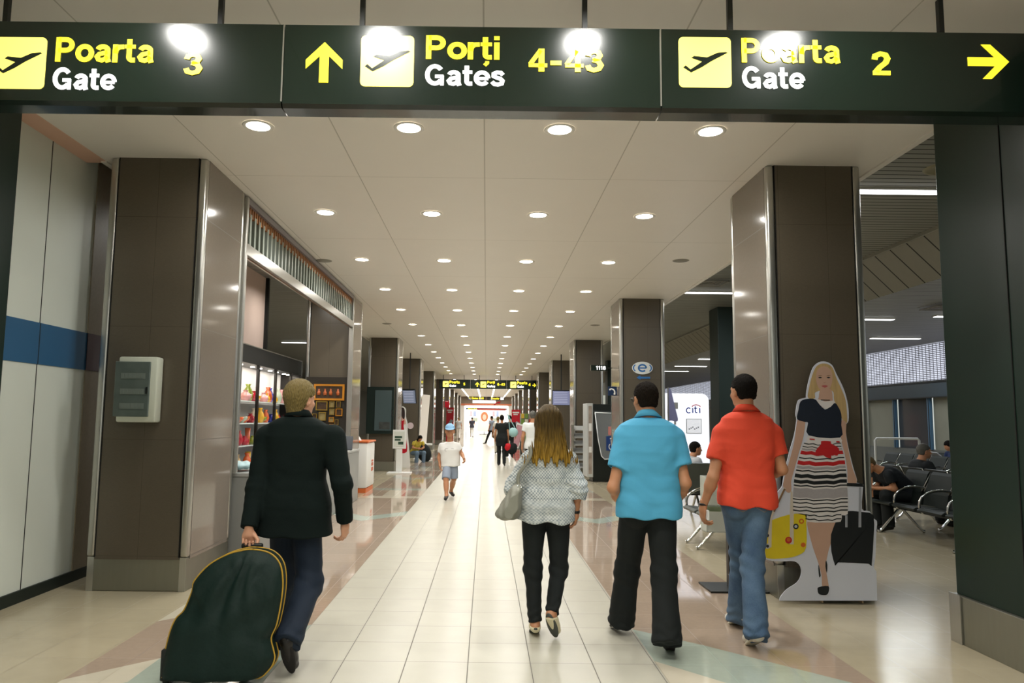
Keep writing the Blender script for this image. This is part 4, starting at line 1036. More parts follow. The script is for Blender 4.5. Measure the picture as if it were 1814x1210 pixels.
# --- woman in the patterned blouse
L = (.44, 5.5, 0)
d = lj(L, 0, dict(head=(972, 748, 5.50), neck=(970, 790, 5.48), pelvis=(966, 898, 5.50), shL=(936, 814, 5.48), shR=(1007, 814, 5.48),
    elL=(909, 864, 5.50), wrL=(920, 893, 5.72), elR=(1025, 864, 5.42), wrR=(1020, 908, 5.48),
    hipL=(946, 910, 5.50), hipR=(988, 910, 5.50), knL=(944, 1010, 5.50), anL=(948, 1104, 5.42), toeL=(945, 1108, 5.62),
    knR=(990, 1010, 5.52), anR=(977, 1088, 5.30), toeR=(986, 1116, 5.38)))
WH = strand_hair('ombre_hair', '54421f', '9c7a2c', 1.40, .13)
r2, j2, s2 = person('person with long brown-blond hair, patterned blouse and grey shoulder bag', L, H=1.68, fem=True, J=d, skin=SKIN_D, res=.0085, face=True, face_res=.0045,
    hair=dict(kind='long', mat=WH, len=.32, w=.215, th=.018, big=True, by=-.135), shoes=dict(mat=mat('cream_flats', 'd9cfae', .5), sole=mat('grey_sole', '4a4d48', .8), h=-.015),
    top=dict(mat=blouse_mat(), ease=.020, arm=.024, sleeve=1.30, cuff=1.5, el=1.25, hem=-.105, flare=.05, waist=.018, wr=.006, wf=24, fold=.004, res=.0075, nz=.03, name='blouse', k=.05, hemwave=.012, elw=.010),
    bottom=dict(mat=BLKC, ease=.012, r=(.104, .068, .052), wr=.003, over=-.01, k=.018),
    hands=dict(R=dict(f=(-.05, .15, -1), n=(-1, .1, 0), t=(0, 1, 0), curl=(30, 40, 30)), L=dict(f=(.1, 1, .1), n=(1, 0, 0), t=(0, 0, 1), curl=(50, 60, 40))))
w = Vector(j2['wrR']); b = B(); lathe(b, [(.026, -.012), (.030, -.012), (.031, 0), (.030, .012), (.026, .012), (.026, -.012)], 20, w + Vector((0, 0, .006))); obj('wristwatch', b, BLACK, r2, smooth=True)
w = Vector(j2['elR']) * .70 + Vector(j2['wrR']) * .30
b = B(); pts = []
for q in (0, .022, .044):
    tube(b, [w + Vector((math.cos(a)*.054, math.sin(a)*.054, q - .02 + .006*math.sin(3*a))) for a in [2*PI*i/18 for i in range(19)]], .010, 8)
obj('rolled_cuff', b, MATS['patterned_blouse'], r2, smooth=True)
# grey shoulder bag
BAG = mat('grey_leather_bag', '87877a', .5, noise=.12, nscale=14, bump=.2, bscale=25)
o = at(915, 880, 5.42)
r = thing('shoulder_bag', 'soft grey leather shoulder bag hanging at the side of the patterned blouse', 'bag', o)
bp_ = [(-.028, 0, .10), (.012, 0, .11), (.045, 0, .06), (.05, 0, -.03), (.035, 0, -.125), (-.03, 0, -.165), (-.10, 0, -.155), (-.145, 0, -.12), (-.13, 0, -.08), (-.085, 0, .0)]
def bagf(P):
    t = np.clip((.11 - P[:, 2]) / .26, 0, 1); cx = .012 - .085 * t ** 1.1 ; w_ = .032 + .072 * t; y_ = .03 + .075 * np.sin(np.clip(t * 1.2, 0, 1) * 2.2)
    d = (np.sqrt(((P[:, 0] - cx) / w_) ** 2 + (P[:, 1] / (y_ + .12)) ** 2) - 1) * np.minimum(w_, y_) 
    d = smax(d.astype(F32), (np.abs(P[:, 2] + .025) - .135).astype(F32), .06)
    return (d + .0022 * np.sin(P[:, 0] * 70 + 40 * P[:, 2] + 2*np.sin(P[:, 1]*20))).astype(F32)
grow('bag_body', bagf, (-.2, -.2, -.22), (.15, .2, .16), .006, BAG, r)
shp = at(938, 800, 5.40) - o
for q in (-.05, .05):
    b = B(); tube(b, spline([Vector((.012, q, .09)), Vector((.015, q * .8, .17)), (shp + Vector((.0, q*.9, -.04))), (shp + Vector((.005, q*.5, .035)))], 6), .009, 6, flat=1.8); obj('strap', b, BAG, r, smooth=True)
b = B(); tube(b, [Vector((.015 + .012*math.cos(a), -.145 + .01*math.sin(a), .085 + .02*math.sin(a))) for a in [2*PI*i/14 for i in range(15)]], .003, 6); obj('ring', b, CHROME, r)

# --- man in the blue polo shirt
L = (1.20, 5.22, 0)
d = lj(L, 0, dict(head=(1143, 708, 5.24), neck=(1147, 742, 5.20), pelvis=(1148, 892, 5.22), shL=(1108, 777, 5.20), shR=(1194, 777, 5.20),
    elL=(1086, 864, 5.14), wrL=(1112, 912, 5.36), elR=(1214, 856, 5.14), wrR=(1192, 905, 5.36),
    hipL=(1125, 902, 5.22), hipR=(1171, 902, 5.22), knL=(1111, 1010, 5.42), anL=(1102, 1090, 5.50), toeL=(1084, 1096, 5.66),
    knR=(1176, 1015, 5.16), anR=(1181, 1122, 4.98), toeR=(1188, 1130, 5.18)))
d['toeR'] = (d['toeR'][0], d['toeR'][1], .032)
PB = mat('sky_blue_pique', '4ea3c8', .8, noise=.06, nscale=200, bump=.25, bscale=420)
r3, j3, s3 = person('person in a light blue polo shirt and black trousers with glasses', L, H=1.83, J=d, skin=SKIN_D, res=.0085, face=True, face_res=.0045,
    hair=dict(kind='short', mat=BRUN), shoes=dict(mat=BLKL, sole=mat('dark_sole', '1d1a18', .7), h=.02), head_yaw=14, fat=1.06,
    top=dict(mat=PB, ease=.026, arm=.030, sleeve=.62, hem=-.085, flare=.02, waist=.022, wr=.0032, wf=17, fold=.003, collar=False, res=.0075, nz=.04, nr=.045, name='polo_shirt', k=.03, hemwave=.008),
    bottom=dict(mat=BLKC, ease=.02, r=(.108, .083, .098), wr=.004, over=.07, k=.02),
    hands=dict(L=dict(f=(.5, .8, -.4), n=(1, -.2, 0), t=(0, 1, .4)), R=dict(f=(-.5, .8, -.4), n=(-1, -.2, 0), t=(0, 1, .4))))
ring_collar(r3, j3, s3, PB, r0=.060, h=.046, z=.026, back=.035, lean=.36, w=.006)
def glasses(root, j, s, yaw, m, pitch=0):
    c = Vector(j['head']); R = Matrix.Rotation(math.radians(yaw), 3, 'Z'); b = B()
    for sx in (-1, 1):
        tube(b, [c + R @ Vector((sx*.033 + .022*math.cos(a), .108, .004 + .015*math.sin(a)))*s for a in [2*PI*i/14 for i in range(15)]], .0018, 5)
        tube(b, [c + R @ Vector(p)*s for p in ((sx*.055, .108, .008), (sx*.074, .09, .008), (sx*.080, 0, .006), (sx*.078, -.02, -.008))], .002, 5)
    tube(b, [c + R @ Vector(p)*s for p in ((-.011, .108, .006), (0, .112, .009), (.011, .108, .006))], .0018, 5)
    obj('glasses', b, m, root, smooth=True)
glasses(r3, j3, s3, 14, BLACK)
# --- man in the orange red polo
L = (1.96, 5.45, 0)
d = lj(L, 0, dict(head=(1316, 694, 5.47), neck=(1321, 731, 5.44), pelvis=(1322, 880, 5.45), shL=(1280, 770, 5.44), shR=(1367, 770, 5.44),
    elL=(1263, 846, 5.40), wrL=(1246, 896, 5.46), elR=(1385, 832, 5.42), wrR=(1345, 846, 5.68),
    hipL=(1301, 890, 5.45), hipR=(1342, 890, 5.45), knL=(1313, 985, 5.62), anL=(1308, 1088, 5.72), toeL=(1292, 1094, 5.88),
    knR=(1332, 1000, 5.38), anR=(1340, 1118, 5.14), toeR=(1324, 1132, 5.32)))
d['toeR'] = (d['toeR'][0], d['toeR'][1], .032)
PR = mat('coral_red_pique', 'd8452a', .8, noise=.06, nscale=200, bump=.25, bscale=420)
WSH = mat('white_trainer', 'd3d0c4', .5)
r4, j4, s4 = person('person in a coral red polo shirt, blue jeans and white trainers', L, H=1.88, J=d, skin=SKIN_D, res=.0085, face=True, face_res=.0045,
    hair=dict(kind='short', mat=BRUN2), shoes=dict(mat=WSH, sole=mat('pale_sole', 'c9c6b4', .7), h=.025), head_yaw=16,
    top=dict(mat=PR, ease=.020, arm=.026, sleeve=.60, hem=-.065, flare=.012, waist=.015, wr=.0042, wf=20, fold=.003, collar=False, res=.0075, nz=.04, nr=.045, name='polo_shirt', k=.03, hemwave=.010),
    bottom=dict(mat=worn_denim(), ease=.012, r=(.098, .074, .082), wr=.004, over=.055, k=.02, name='jeans', bunch=1.6),
    hands=dict(L=dict(f=(-.05, .2, -1), n=(1, .1, 0), t=(0, 1, .1), curl=(28, 35, 25)), R=dict(f=(-1, .5, .1), n=(0, 0, 1), t=(0, 1, 0))))
ring_collar(r4, j4, s4, PR, r0=.060, h=.044, z=.026, back=.035, lean=.36, w=.006)
w = Vector(j4['wrL']); b = B(); lathe(b, [(.027, -.008), (.032, -.008), (.033, 0), (.032, .008), (.027, .008), (.027, -.008)], 20, w + Vector((0, 0, .012))); obj('bracelet', b, BLKL, r4, smooth=True)
for sx in (-1, 1):                           # back pockets of the jeans
    c = Vector(j4['pelvis']) + Vector((sx*.078, -.128, -.035)); b = B()
    q = [(-.055, 0, .06), (.055, 0, .06), (.055, 0, -.03), (0, 0, -.06), (-.055, 0, -.03)]
    pts = [c + Vector((x, abs(x + sx*.0)*.0 + (.018 if x*sx > 0 else -.006) + (-.012 if z < 0 else 0), z)) for x, y, z in q]
    tube(b, pts + [pts[0]], .0016, 5); obj('pocket_stitching', b, mat('ochre_thread', '8a744e', .7), r4)
# flip of printed card in the hand of the red polo
b = B(); p = at(1253, 912, 5.42); box(b, p, (.012, .06, .07), None, .002); tag(obj('paper_ticket', b, WHITE), 'small white paper slip held in the hand of the coral red polo', 'ticket')
# ================================================================== the glass shop between the first two pillars
r = thing('shop_header', 'brushed steel header with a louvred grille above the glass shop', 'shop header', (-2.68, 7.69, 0))
b = B(); bx(b, -.04, .03, 0, 6.42, 3.34, 3.47, .006); obj('beam', b, STEEL, r)
b = B(); bx(b, -.02, -.01, 0, 6.42, 3.33, 3.345); obj('lower_edge', b, mat('copper_edge', '8a5f3e', .35, .6), r)
b = B(); bx(b, -.10, -.08, 0, 6.42, 3.47, 3.97); obj('backing', b, mat('grille_backing', '39403a', .5), r)
b = B()
for i in range(40): bx(b, -.075, .0, .05 + i*.159, .05 + i*.159 + .055, 3.47, 3.84)
obj('louvre_grille', b, mat('sage_fin', '98a096', .4, .2), r)
b = B()
for i in range(80): bx(b, -.075, -.002, .04 + i*.0795, .04 + i*.0795 + .04, 3.80, 3.91)
obj('timber_vent', b, mat('orange_lit_slats', 'a8744c', .5), r)  # separate top slats; the orange light on them is put into their colour
b = B(); bx(b, -.09, .03, 0, 6.42, 3.91, 3.975); obj('top_rail', b, mat('pewter_rail', '8d8a90', .35, .5), r)
for y in (.02, 6.38):
    b = B(); bx(b, -.05, .04, y-.03, y+.03, .975, 3.97, .01); obj('post', b, STEEL, r)
b = B(); bx(b, -4.3, -4.2, 7.7, 13.45, 0, 4.18); struct('wall_shop', b, grid_mat('rosy_wall_panel', 'd5bdb0', '4a403a', 0, 2.05, 0, 11.35, 0, .015, rough=.5, var=.02, mottle=.03))
b = B(); bx(b, -4.25, -4.14, 13.4, 13.47, 0, 4.18); struct('trim_8', b, BLACK)
# display cabinet
CX, CY0 = -3.62, 8.55
r = thing('display_cabinet', 'black framed display cabinet with glass shelves full of coloured glassware', 'cabinet', (CX, CY0, 0)); cabinet = r
posts = [0, .95, 1.90, 2.85, 3.80, 4.75, 5.45]
b = B()
bx(b, -.42, .0, -.03, 5.48, 2.38, 2.66, .006); bx(b, -.42, .0, -.03, 5.48, 0, .70, .006); obj('carcass', b, BLACK, r)
b = B(); bx(b, .0, .008, -.03, 5.48, 2.645, 2.66); bx(b, 0, .008, 5.47, 5.48, .7, 2.66); obj('edge_trim', b, STEEL, r)
b = B(); bx(b, -.42, -.40, 0, 5.45, .70, 2.38); obj('back_panel', b, mat('white_back', 'cfcfd2', .5), r)
for i, y in enumerate(posts):
    b = B(); bx(b, -.40, .0, y-.006, y+.006, .7, 2.38) if i in (0, 6) else None; bx(b, -.035, .006, y-.03, y+.03, .70, 2.38, .004); obj('post', b, mat('black_frame', '16120f', .3), r)
SH = [.76, 1.13, 1.47, 1.81]
GLS = mat('shelf_glass', 'dfe6e2', .08, trans=.0, spec=.7)
for z in SH:
    b = B(); bx(b, -.39, -.04, .0, 5.45, z-.012, z); bx(b, -.045, -.036, 0, 5.45, z-.016, z+.002); obj('shelf', b, GLS, r)
b = B()
for i in range(6):
    for q in (.3, .7): cyl(b, (-.2, posts[i] + q*.95*(.74 if i == 5 else 1), 2.368), (-.2, posts[i] + q*.95*(.74 if i == 5 else 1), 2.378), .035, seg=14)
obj('spotlights', b, LENS, r)
for i in range(6):
    ld = bpy.data.lights.new('lamp', 'AREA'); ld.shape = 'RECTANGLE'; ld.size = .2; ld.size_y = .8; ld.energy = 5; ld.color = (1, .90, .76)
    lo = bpy.data.objects.new('lamp', ld); COL.objects.link(lo); lo.parent = r; lo.location = (-.14, posts[i] + .47, 2.35); lo.rotation_euler = (0, math.radians(12), 0)
def gm(c, e=0): return mat('glass_' + c, c, .12, spec=.8, coat=.5)
PR_V = [(0, 0), (.04, .0), (.055, .03), (.07, .09), (.05, .16), (.025, .20), (.04, .235), (.034, .235), (.02, .2)]
PR_B = [(0, 0), (.03, 0), (.035, .02), (.085, .06), (.10, .11), (.094, .11), (.08, .065), (0, .03)]
PR_T = [(0, 0), (.03, 0), (.035, .03), (.045, .26), (.04, .26), (.03, .04), (0, .02)]
PR_J = [(0, 0), (.06, 0), (.085, .05), (.08, .10), (.035, .135), (.03, .15), (.045, .165), (.04, .165), (.025, .15)]
PR_F = [(0, 0), (.02, 0), (.022, .05), (.09, .16), (.15, .20), (.145, .205), (.085, .17), (.015, .06)]
KINDS = [('vase', PR_V), ('bowl', PR_B), ('tumbler_vase', PR_T), ('jar', PR_J)]
CN = {'b0162c': 'crimson', '7f8f1e': 'olive green', 'd9a520': 'golden', '1f2e9c': 'cobalt blue', 'd8602a': 'orange', 'd9ccb4': 'ivory', 'c98f90': 'pink', 'a8b4a0': 'pale green', 'c9a26a': 'amber'}
def ware(kind, prof, col, bay, sh, off, y=0, sc=1.0, lab=None):
    y = CY0 + posts[bay] + y; z = SH[sh] + .001; x = CX - .16 + random.uniform(-.04, .06)
    b = B(); lathe(b, [(a*sc, q*sc) for a, q in prof], 20); o = obj(kind, b, gm(col), None, smooth=True, loc=(x, y, z))
    tag(o, '%s glass %s, item %s along the %s shelf of the %s cabinet bay' % (CN[col], kind.replace('_', ' '), ('one', 'two', 'three', 'four', 'five')[off], ('lowest', 'second', 'third', 'top')[sh], ('first', 'second', 'third', 'fourth', 'fifth', 'sixth')[bay]), 'glassware', 'glassware in the display cabinet')
plan = {(1, 3): 'FPV:b0162c c98f90 d9ccb4', (2, 3): 'FTT:b0162c d9ccb4 d9a520', (3, 3): 'VJB:7f8f1e b0162c d9a520', (4, 3): 'VVJ:d8602a 1f2e9c d9a520', (5, 3): 'V:1f2e9c',
        (1, 2): 'TJV:d9ccb4 b0162c b0162c', (2, 2): 'BVB:b0162c 1f2e9c d8602a', (3, 2): 'JVV:b0162c d9ccb4 d9a520', (4, 2): 'JBV:1f2e9c a8b4a0 d9a520', (5, 2): 'J:b0162c',
        (1, 1): 'TTV:7f8f1e a8b4a0 c9a26a', (2, 1): 'TTV:c9a26a d8602a 7f8f1e', (3, 1): 'TJB:d8602a 7f8f1e a8b4a0', (4, 1): 'VTJ:c9a26a d9ccb4 7f8f1e',
        (1, 0): 'BJT:d9a520 a8b4a0 7f8f1e', (2, 0): 'BTJ:d9ccb4 d9a520 7f8f1e', (3, 0): 'TBV:d9a520 d9ccb4 a8b4a0', (4, 0): 'BVT:d9ccb4 d8602a 1f2e9c'}
PK = {'V': ('vase', PR_V), 'B': ('bowl', PR_B), 'T': ('tumbler_vase', PR_T), 'J': ('jar', PR_J), 'F': ('fan_vase', PR_F), 'P': ('tumbler_vase', PR_T)}
for (bay, sh), s in plan.items():
    kk, cc = s.split(':'); cc = cc.split(); rr_ = random.Random(bay*7 + sh); n_x = 0 if bay == 5 else 2
    for q_ in range(n_x): kk += rr_.choice('VBJ'); cc.append(rr_.choice(list(CN)))
    for i, (k, c) in enumerate(zip(kk, cc)):
        kind, prof = PK[k]; w = .95 if bay < 5 else .7
        ware(kind, prof, c, bay, sh, i, .10 + (w - .2) * i / max(1, len(kk) - 1), (.88 if k in 'BJ' else 1.0) + .12 * (sh == 3) + random.uniform(-.08, .06))
for i, (x, y) in enumerate(((-3.35, 8.9), (-3.35, 10.9), (-3.35, 12.9))):  # added lamps that brighten the shop wall above the cabinet
    o = copy_tree(proto); o.location = (x, y, 3.998); o['label'] = 'added fill downlight inside the glass shop, behind the louvred grille'; o['group'] = 'added fill downlights of the glass shop'
# dark board with gilt frames on the second pillar
r = thing('picture_board', 'dark board on the second shop side pillar carrying gilt picture frames', 'board', (-3.12, 14.12, 0)); board = r
b = B(); bx(b, -.42, .42, -.04, 0, .9, 2.36); obj('backing', b, mat('board_brown', '221c12', .6), r)
GILT = mat('gilt_frame', '8f7430', .4, .4); GOLD2 = mat('orange_gilt', 'b8781c', .4, .2)
def frame(px0, px1, py0, py1, m, lab, pic, n=0):
    p0 = at(px0, py1, 14.07); p1 = at(px1, py0, 14.07); cx, cz = (p0.x + p1.x)/2, (p0.z + p1.z)/2; hw, hh = (p1.x - p0.x)/2, (p1.z - p0.z)/2; t = min(hw, hh) * (.2 if hw < .25 else .24)
    r = thing('painting', lab, 'painting', (cx, 14.05, cz), group='gilt frames on the dark board')
    b = B(); bx(b, -hw, hw, -.02, .02, hh-t, hh); bx(b, -hw, hw, -.02, .02, -hh, -hh+t); bx(b, -hw, -hw+t, -.02, .02, -hh+t, hh-t); bx(b, hw-t, hw, -.02, .02, -hh+t, hh-t); obj('moulding', b, m, r)
    b = B(); bx(b, -hw+t*.9, hw-t*.9, .0, .015, -hh+t*.9, hh-t*.9); obj('picture', b, pic, r)
    return r, hw, hh
PIC = mat('dim_picture', '3c2a18', .4, noise=.7, nscale=16); PIC2 = mat('pale_picture', '8a7a4c', .5, noise=.4, nscale=20)
rr, hw, hh = frame(556, 611, 681, 709, GOLD2, 'long orange framed picture with small figures at the head of the board', PIC)
b = B(); 
for i, x in enumerate((-.2, -.08, .03, .17)): lathe(b, [(0, -.06), (.03, -.06), (.035, .0), (.015, .03), (.02, .05), (0, .07)], 10, (x, -.004, 0))
obj('figurine', b, mat('figurine_glass', 'b05a2c', .3), rr, smooth=True)
for q, (x0, x1, y0, y1, m, lab) in enumerate(((560, 581, 711, 727, GILT, 'wide gilt frame right below the long orange one'), (584, 593, 711, 722, GILT, 'small round-cut gilt frame in the upper row'), (596, 604, 711, 722, GILT, 'narrow dark gilt frame ending the upper row'),
    (584, 593, 724, 735, GILT, 'gilt frame left of the small orange frame'), (595, 607, 724, 737, GOLD2, 'small square orange frame amid the gilt ones'), (565, 578, 730, 745, GILT, 'dark oval-look gilt frame under the wide one'), (553, 562, 733, 750, GILT, 'tall gilt frame at the shoulder of the dark suit'),
    (583, 592, 739, 748, GOLD2, 'bright little gilt frame in the lower column'), (593, 600, 743, 753, GILT, 'slim gilt frame lowest on the window side'), (584, 591, 751, 757, GOLD2, 'tiny star-like gilt frame at the foot of the column'))):
    frame(x0, x1, y0, y1, m, lab, PIC2 if q % 2 else PIC)
# grey counter with its clutter
r = thing('shop_counter', 'long grey shop counter facing the corridor', 'counter', (-2.47, 7.75, 0))
GC = mat('grey_counter', '8d8f8c', .35)
b = B(); bx(b, -.62, -.0, 0, 6.35, 0, .93, .01); obj('body', b, GC, r)
b = B(); bx(b, -.64, .01, -.01, 6.37, .93, .97, .006); obj('worktop', b, mat('grey_top', 'a3a5a2', .3), r)
b = B()
for i in range(1, 4): bx(b, -.002, .002, i*1.58, i*1.58 + .008, .02, .92)
obj('joint', b, GAP, r)
def P2(px, py, Y): return at(px, py, Y)
o = Vector((-2.72, 8.05, .984)); r = thing('blue_cushion', 'pale blue cushion-like parcel on the near end of the grey counter', 'parcel', o)
def cf(P): return (ell(P, (0, 0, .048), (.14, .26, .045)) + .006*np.sin(P[:, 0]*60 + P[:, 1]*25)).astype(F32)
grow('parcel_body', cf, (-.2, -.32, -.02), (.2, .32, .12), .009, mat('ice_blue_wrap', '9fbcc0', .5), r)
b = B(); box(b, (-2.60, 8.46, .985), (.16, .3, .022), rotm and Matrix.Rotation(.3, 3, 'Z'), .004); tag(obj('wooden_tray', b, mat('peach_card', 'c69a7c', .6)), 'peach coloured flat box beside the pale blue parcel on the counter', 'box')
o = (-2.6, 13.1, .972); r = thing('laptop', 'dark grey open laptop screen on the far end of the grey counter', 'laptop', o)
b = B(); box(b, (0, 0, .012), (.3, .22, .02), None, .004); obj('base', b, BLACK, r)
b = B(); box(b, (.02, .1, .14), (.3, .015, .25), Matrix.Rotation(-.25, 3, 'X'), .005); obj('screen_lid', b, mat('slate_lid', '50545a', .3, .3), r)
b = B(); tube(b, spline([(.1, -.1, .01), (.2, -.2, .01), (.16, -.4, .01), (.2, -.5, -.05)], 6), .005, 6); obj('cable', b, WHITE, r)
o = (-2.72, 12.4, .972); r = thing('patterned_bag', 'black and white patterned bag leaning on the counter before the laptop', 'bag', o)
def cf(P): return (smax(ell(P, (0, 0, .13), (.12, .18, .19)), -P[:, 2], .02) + .004*np.sin(P[:, 2]*60 + P[:, 1]*35)).astype(F32)
m = mat('marbled_cloth', 'b9bcc0', .6, noise=.6, nscale=28); grow('bag_body', cf, (-.2, -.25, -.02), (.2, .25, .36), .01, m, r)
b = B(); tube(b, spline([(0, -.1, .29), (0, -.07, .40), (0, .07, .40), (0, .1, .29)], 6), .01, 6); obj('handle', b, m, r)
# white kiosk with orange base past the second pillar
r = thing('promo_counter', 'white promotional counter with orange base and orange rim past the grey counter', 'counter', (-2.5, 15.3, 0))
b = B(); bx(b, -.95, 0, 0, 1.0, .09, 1.05, .05); obj('body', b, WHITE, r, auto=40)
b = B(); bx(b, -.93, -.02, .02, .98, 0, .09); obj('base', b, mat('orange_laminate', 'd9713a', .4), r)
b = B(); bx(b, -.97, .02, -.02, 1.02, 1.05, 1.085, .01); obj('counter_rim', b, MATS['orange_laminate'], r)
b = B(); bx(b, .001, .004, .55, .8, .62, .66); bx(b, .001, .004, .55, .8, .42, .5); bx(b, .001, .004, .55, .8, .53, .6); obj('printed_logo', b, mat('orange_print', 'c9674a', .5), r)
b = B(); prism(b, [(-.35, .2, 1.086), (-.2, .2, 1.086), (-.42, .2, 1.40), (-.46, .2, 1.40)], (0, .22, 0)); obj('card_holder', b, WHITE, r)
# meter box on the first pillar
r = thing('fuse_box', 'white wall box with a smoky transparent door on the nearest shop side pillar', 'fuse box', (at(243, 690, 6.5).x, 6.595, at(243, 690, 6.5).z))
hw, hh = .175, .295
b = B(); bx(b, -hw+.01, hw+.012, -.13, 0, -hh, hh, .018); obj('housing', b, mat('ivory_plastic', 'c6cabb', .4), r, auto=40)
b = B(); bx(b, -hw-.012, hw-.045, -.142, -.118, -hh+.05, hh-.045, .006); obj('door', b, mat('smoky_door', '59635e', .12, spec=.8, noise=.25, nscale=9), r)
for z in (-.15, -.02, .12):
    b = B()
    for i in range(6): bx(b, -.12 + i*.034, -.096 + i*.034, -.147, -.142, z-.02, z+.02)
    bx(b, -.13, .09, -.1445, -.142, z-.026, z+.026); obj('breaker_row', b, mat('breaker_grey', '6d7670', .4), r)
b = B(); bx(b, hw-.075, hw-.06, -.148, -.14, -.04, .02); obj('latch', b, BLACK, r)

# --- things past the shop on that side
r = thing('display_case', 'dark glazed wall case on the third shop side pillar', 'display case', (-3.13, 21.66, 0))
b = B(); bx(b, -.45, .36, -.16, 0, 1.10, 2.50, .01); obj('housing', b, mat('green_black_case', '16241f', .3), r)
b = B(); bx(b, -.20, .30, -.17, -.158, 1.2, 2.4); obj('glass_door', b, mat('dim_case_glass', '4c5a5c', .08, spec=.9), r)
b = B(); bx(b, .31, .33, -.18, -.165, 1.65, 1.8); obj('handle', b, CHROME, r)
b = B(); box(b, (.1, -.168, 1.35), (.32, .012, .22), None, .002); obj('grey_bundle', b, mat('grey_bundle', '3d403e', .8, noise=.5, nscale=9), r)
p = Vector((-2.50, 20.9, 0)); r = thing('pedestal_sign', 'white framed notice board on a pedestal in front of the third shop side pillar', 'sign stand', p)
b = B(); bx(b, -.32, .36, -.25, .25, 0, .03, .005); obj('base', b, WHITE, r)
b = B(); bx(b, -.085, .085, -.03, .03, .03, .75, .005); obj('post', b, WHITE, r)
b = B(); bx(b, -.19, .19, -.05, .03, .70, 1.24, .01); obj('frame', b, WHITE, r)
b = B(); bx(b, -.15, .15, -.056, -.049, .76, 1.19); obj('poster', b, mat('poster_cream', 'd6d9cf', .4), r)
b = B(); bx(b, -.13, .08, -.060, -.055, 1.0, 1.06); bx(b, -.13, .04, -.060, -.055, .93, .98); bx(b, -.03, .12, -.060, -.055, .82, .9); obj('print', b, mat('dark_green_print', '2f4a38', .5), r)
# red dress cutout
p = at(714, 838, 23.2); r = thing('cardboard_cutout', 'cardboard cutout of a dark-haired person in a red dress beside the pedestal sign', 'cutout', (p.x, 23.2, 0))
def flat(parent, name, pts, Y, m, y0, th=.004, sm=4, org=None, closed=True):
    q = [at(x, y, Y) for x, y in pts]; q = spline(q, sm, True) if sm else q
    b = B(); pts3 = [Vector((v.x - org[0], y0, v.z - org[2])) for v in q]
    prism(b, pts3, (0, th, 0)); return obj(name, b, m, parent)
og = (p.x, 23.2, 0)
flat(r, 'board', [(709, 722), (714, 720), (719, 725), (719, 738), (722, 750), (722, 765), (725, 800), (725, 834), (703, 834), (704, 800), (706, 765), (705, 750), (708, 738), (707, 728)], 23.2, WHITE, 0, .02, 3, og)
flat(r, 'printed_hair', [(710, 724), (714, 722), (717, 727), (717, 740), (714, 742), (711, 735)], 23.2, mat('print_hair', '2c1c18', .6), -.004, .003, 3, og)
flat(r, 'printed_skin', [(709, 726), (713, 727), (714, 735), (717, 741), (719, 750), (716, 752), (708, 750), (709, 740)], 23.2, mat('print_skin', 'd8a896', .6), -.003, .002, 3, og)
flat(r, 'printed_dress', [(708, 743), (713, 746), (716, 744), (715, 756), (719, 774), (721, 800), (706, 800), (707, 770), (709, 756)], 23.2, RED, -.006, .003, 3, og)
# hanging flight screens
def hang_tv(px0, px1, py0, py1, Y, lab, rot, tilt=.15, lit='7c86a0'):
    p0 = at(px0, py1, Y); p1 = at(px1, py0, Y); c = (p0 + p1)/2; hw, hh = (p1.x-p0.x)/2, (p1.z-p0.z)/2
    r = thing('flight_screen', lab, 'screen', (c.x, Y, c.z), rot)
    b = B(); box(b, (0, 0, 0), (hw*2, .09, hh*2), Matrix.Rotation(tilt, 3, 'X'), .01); obj('casing', b, BLACK, r)
    sc = mat('screen_' + lit, lit, .3, emit=.35)
    R_ = Matrix.Rotation(tilt, 3, 'X'); b = B(); box(b, R_ @ Vector((0, -.047, -.01)), (hw*1.88, .004, hh*1.78), R_); s = obj('screen', b, sc, r)
    b = B()
    for i in range(7): box(b, R_ @ Vector((-hw*.05, -.051, hh*(.68 - i*.22))), (hw*1.5, .002, hh*.05), R_)
    obj('timetable_rows', b, mat('rows_pale', 'c8cde0', .4, emit=.4), s)
    b = B(); cyl(b, (0, .0, hh*.8), (0, 0, 3.99 - c.z), .02, seg=8); obj('hanger', b, BLACK, r)
hang_tv(713, 738, 689, 715, 26.5, 'tilted flight screen hung from the ceiling on the shop side', -.25, .3)
hang_tv(978, 1010, 691, 718, 26.4, 'flight information screen hung before the fourth seating side pillar', 0, .1, '8a90b8')
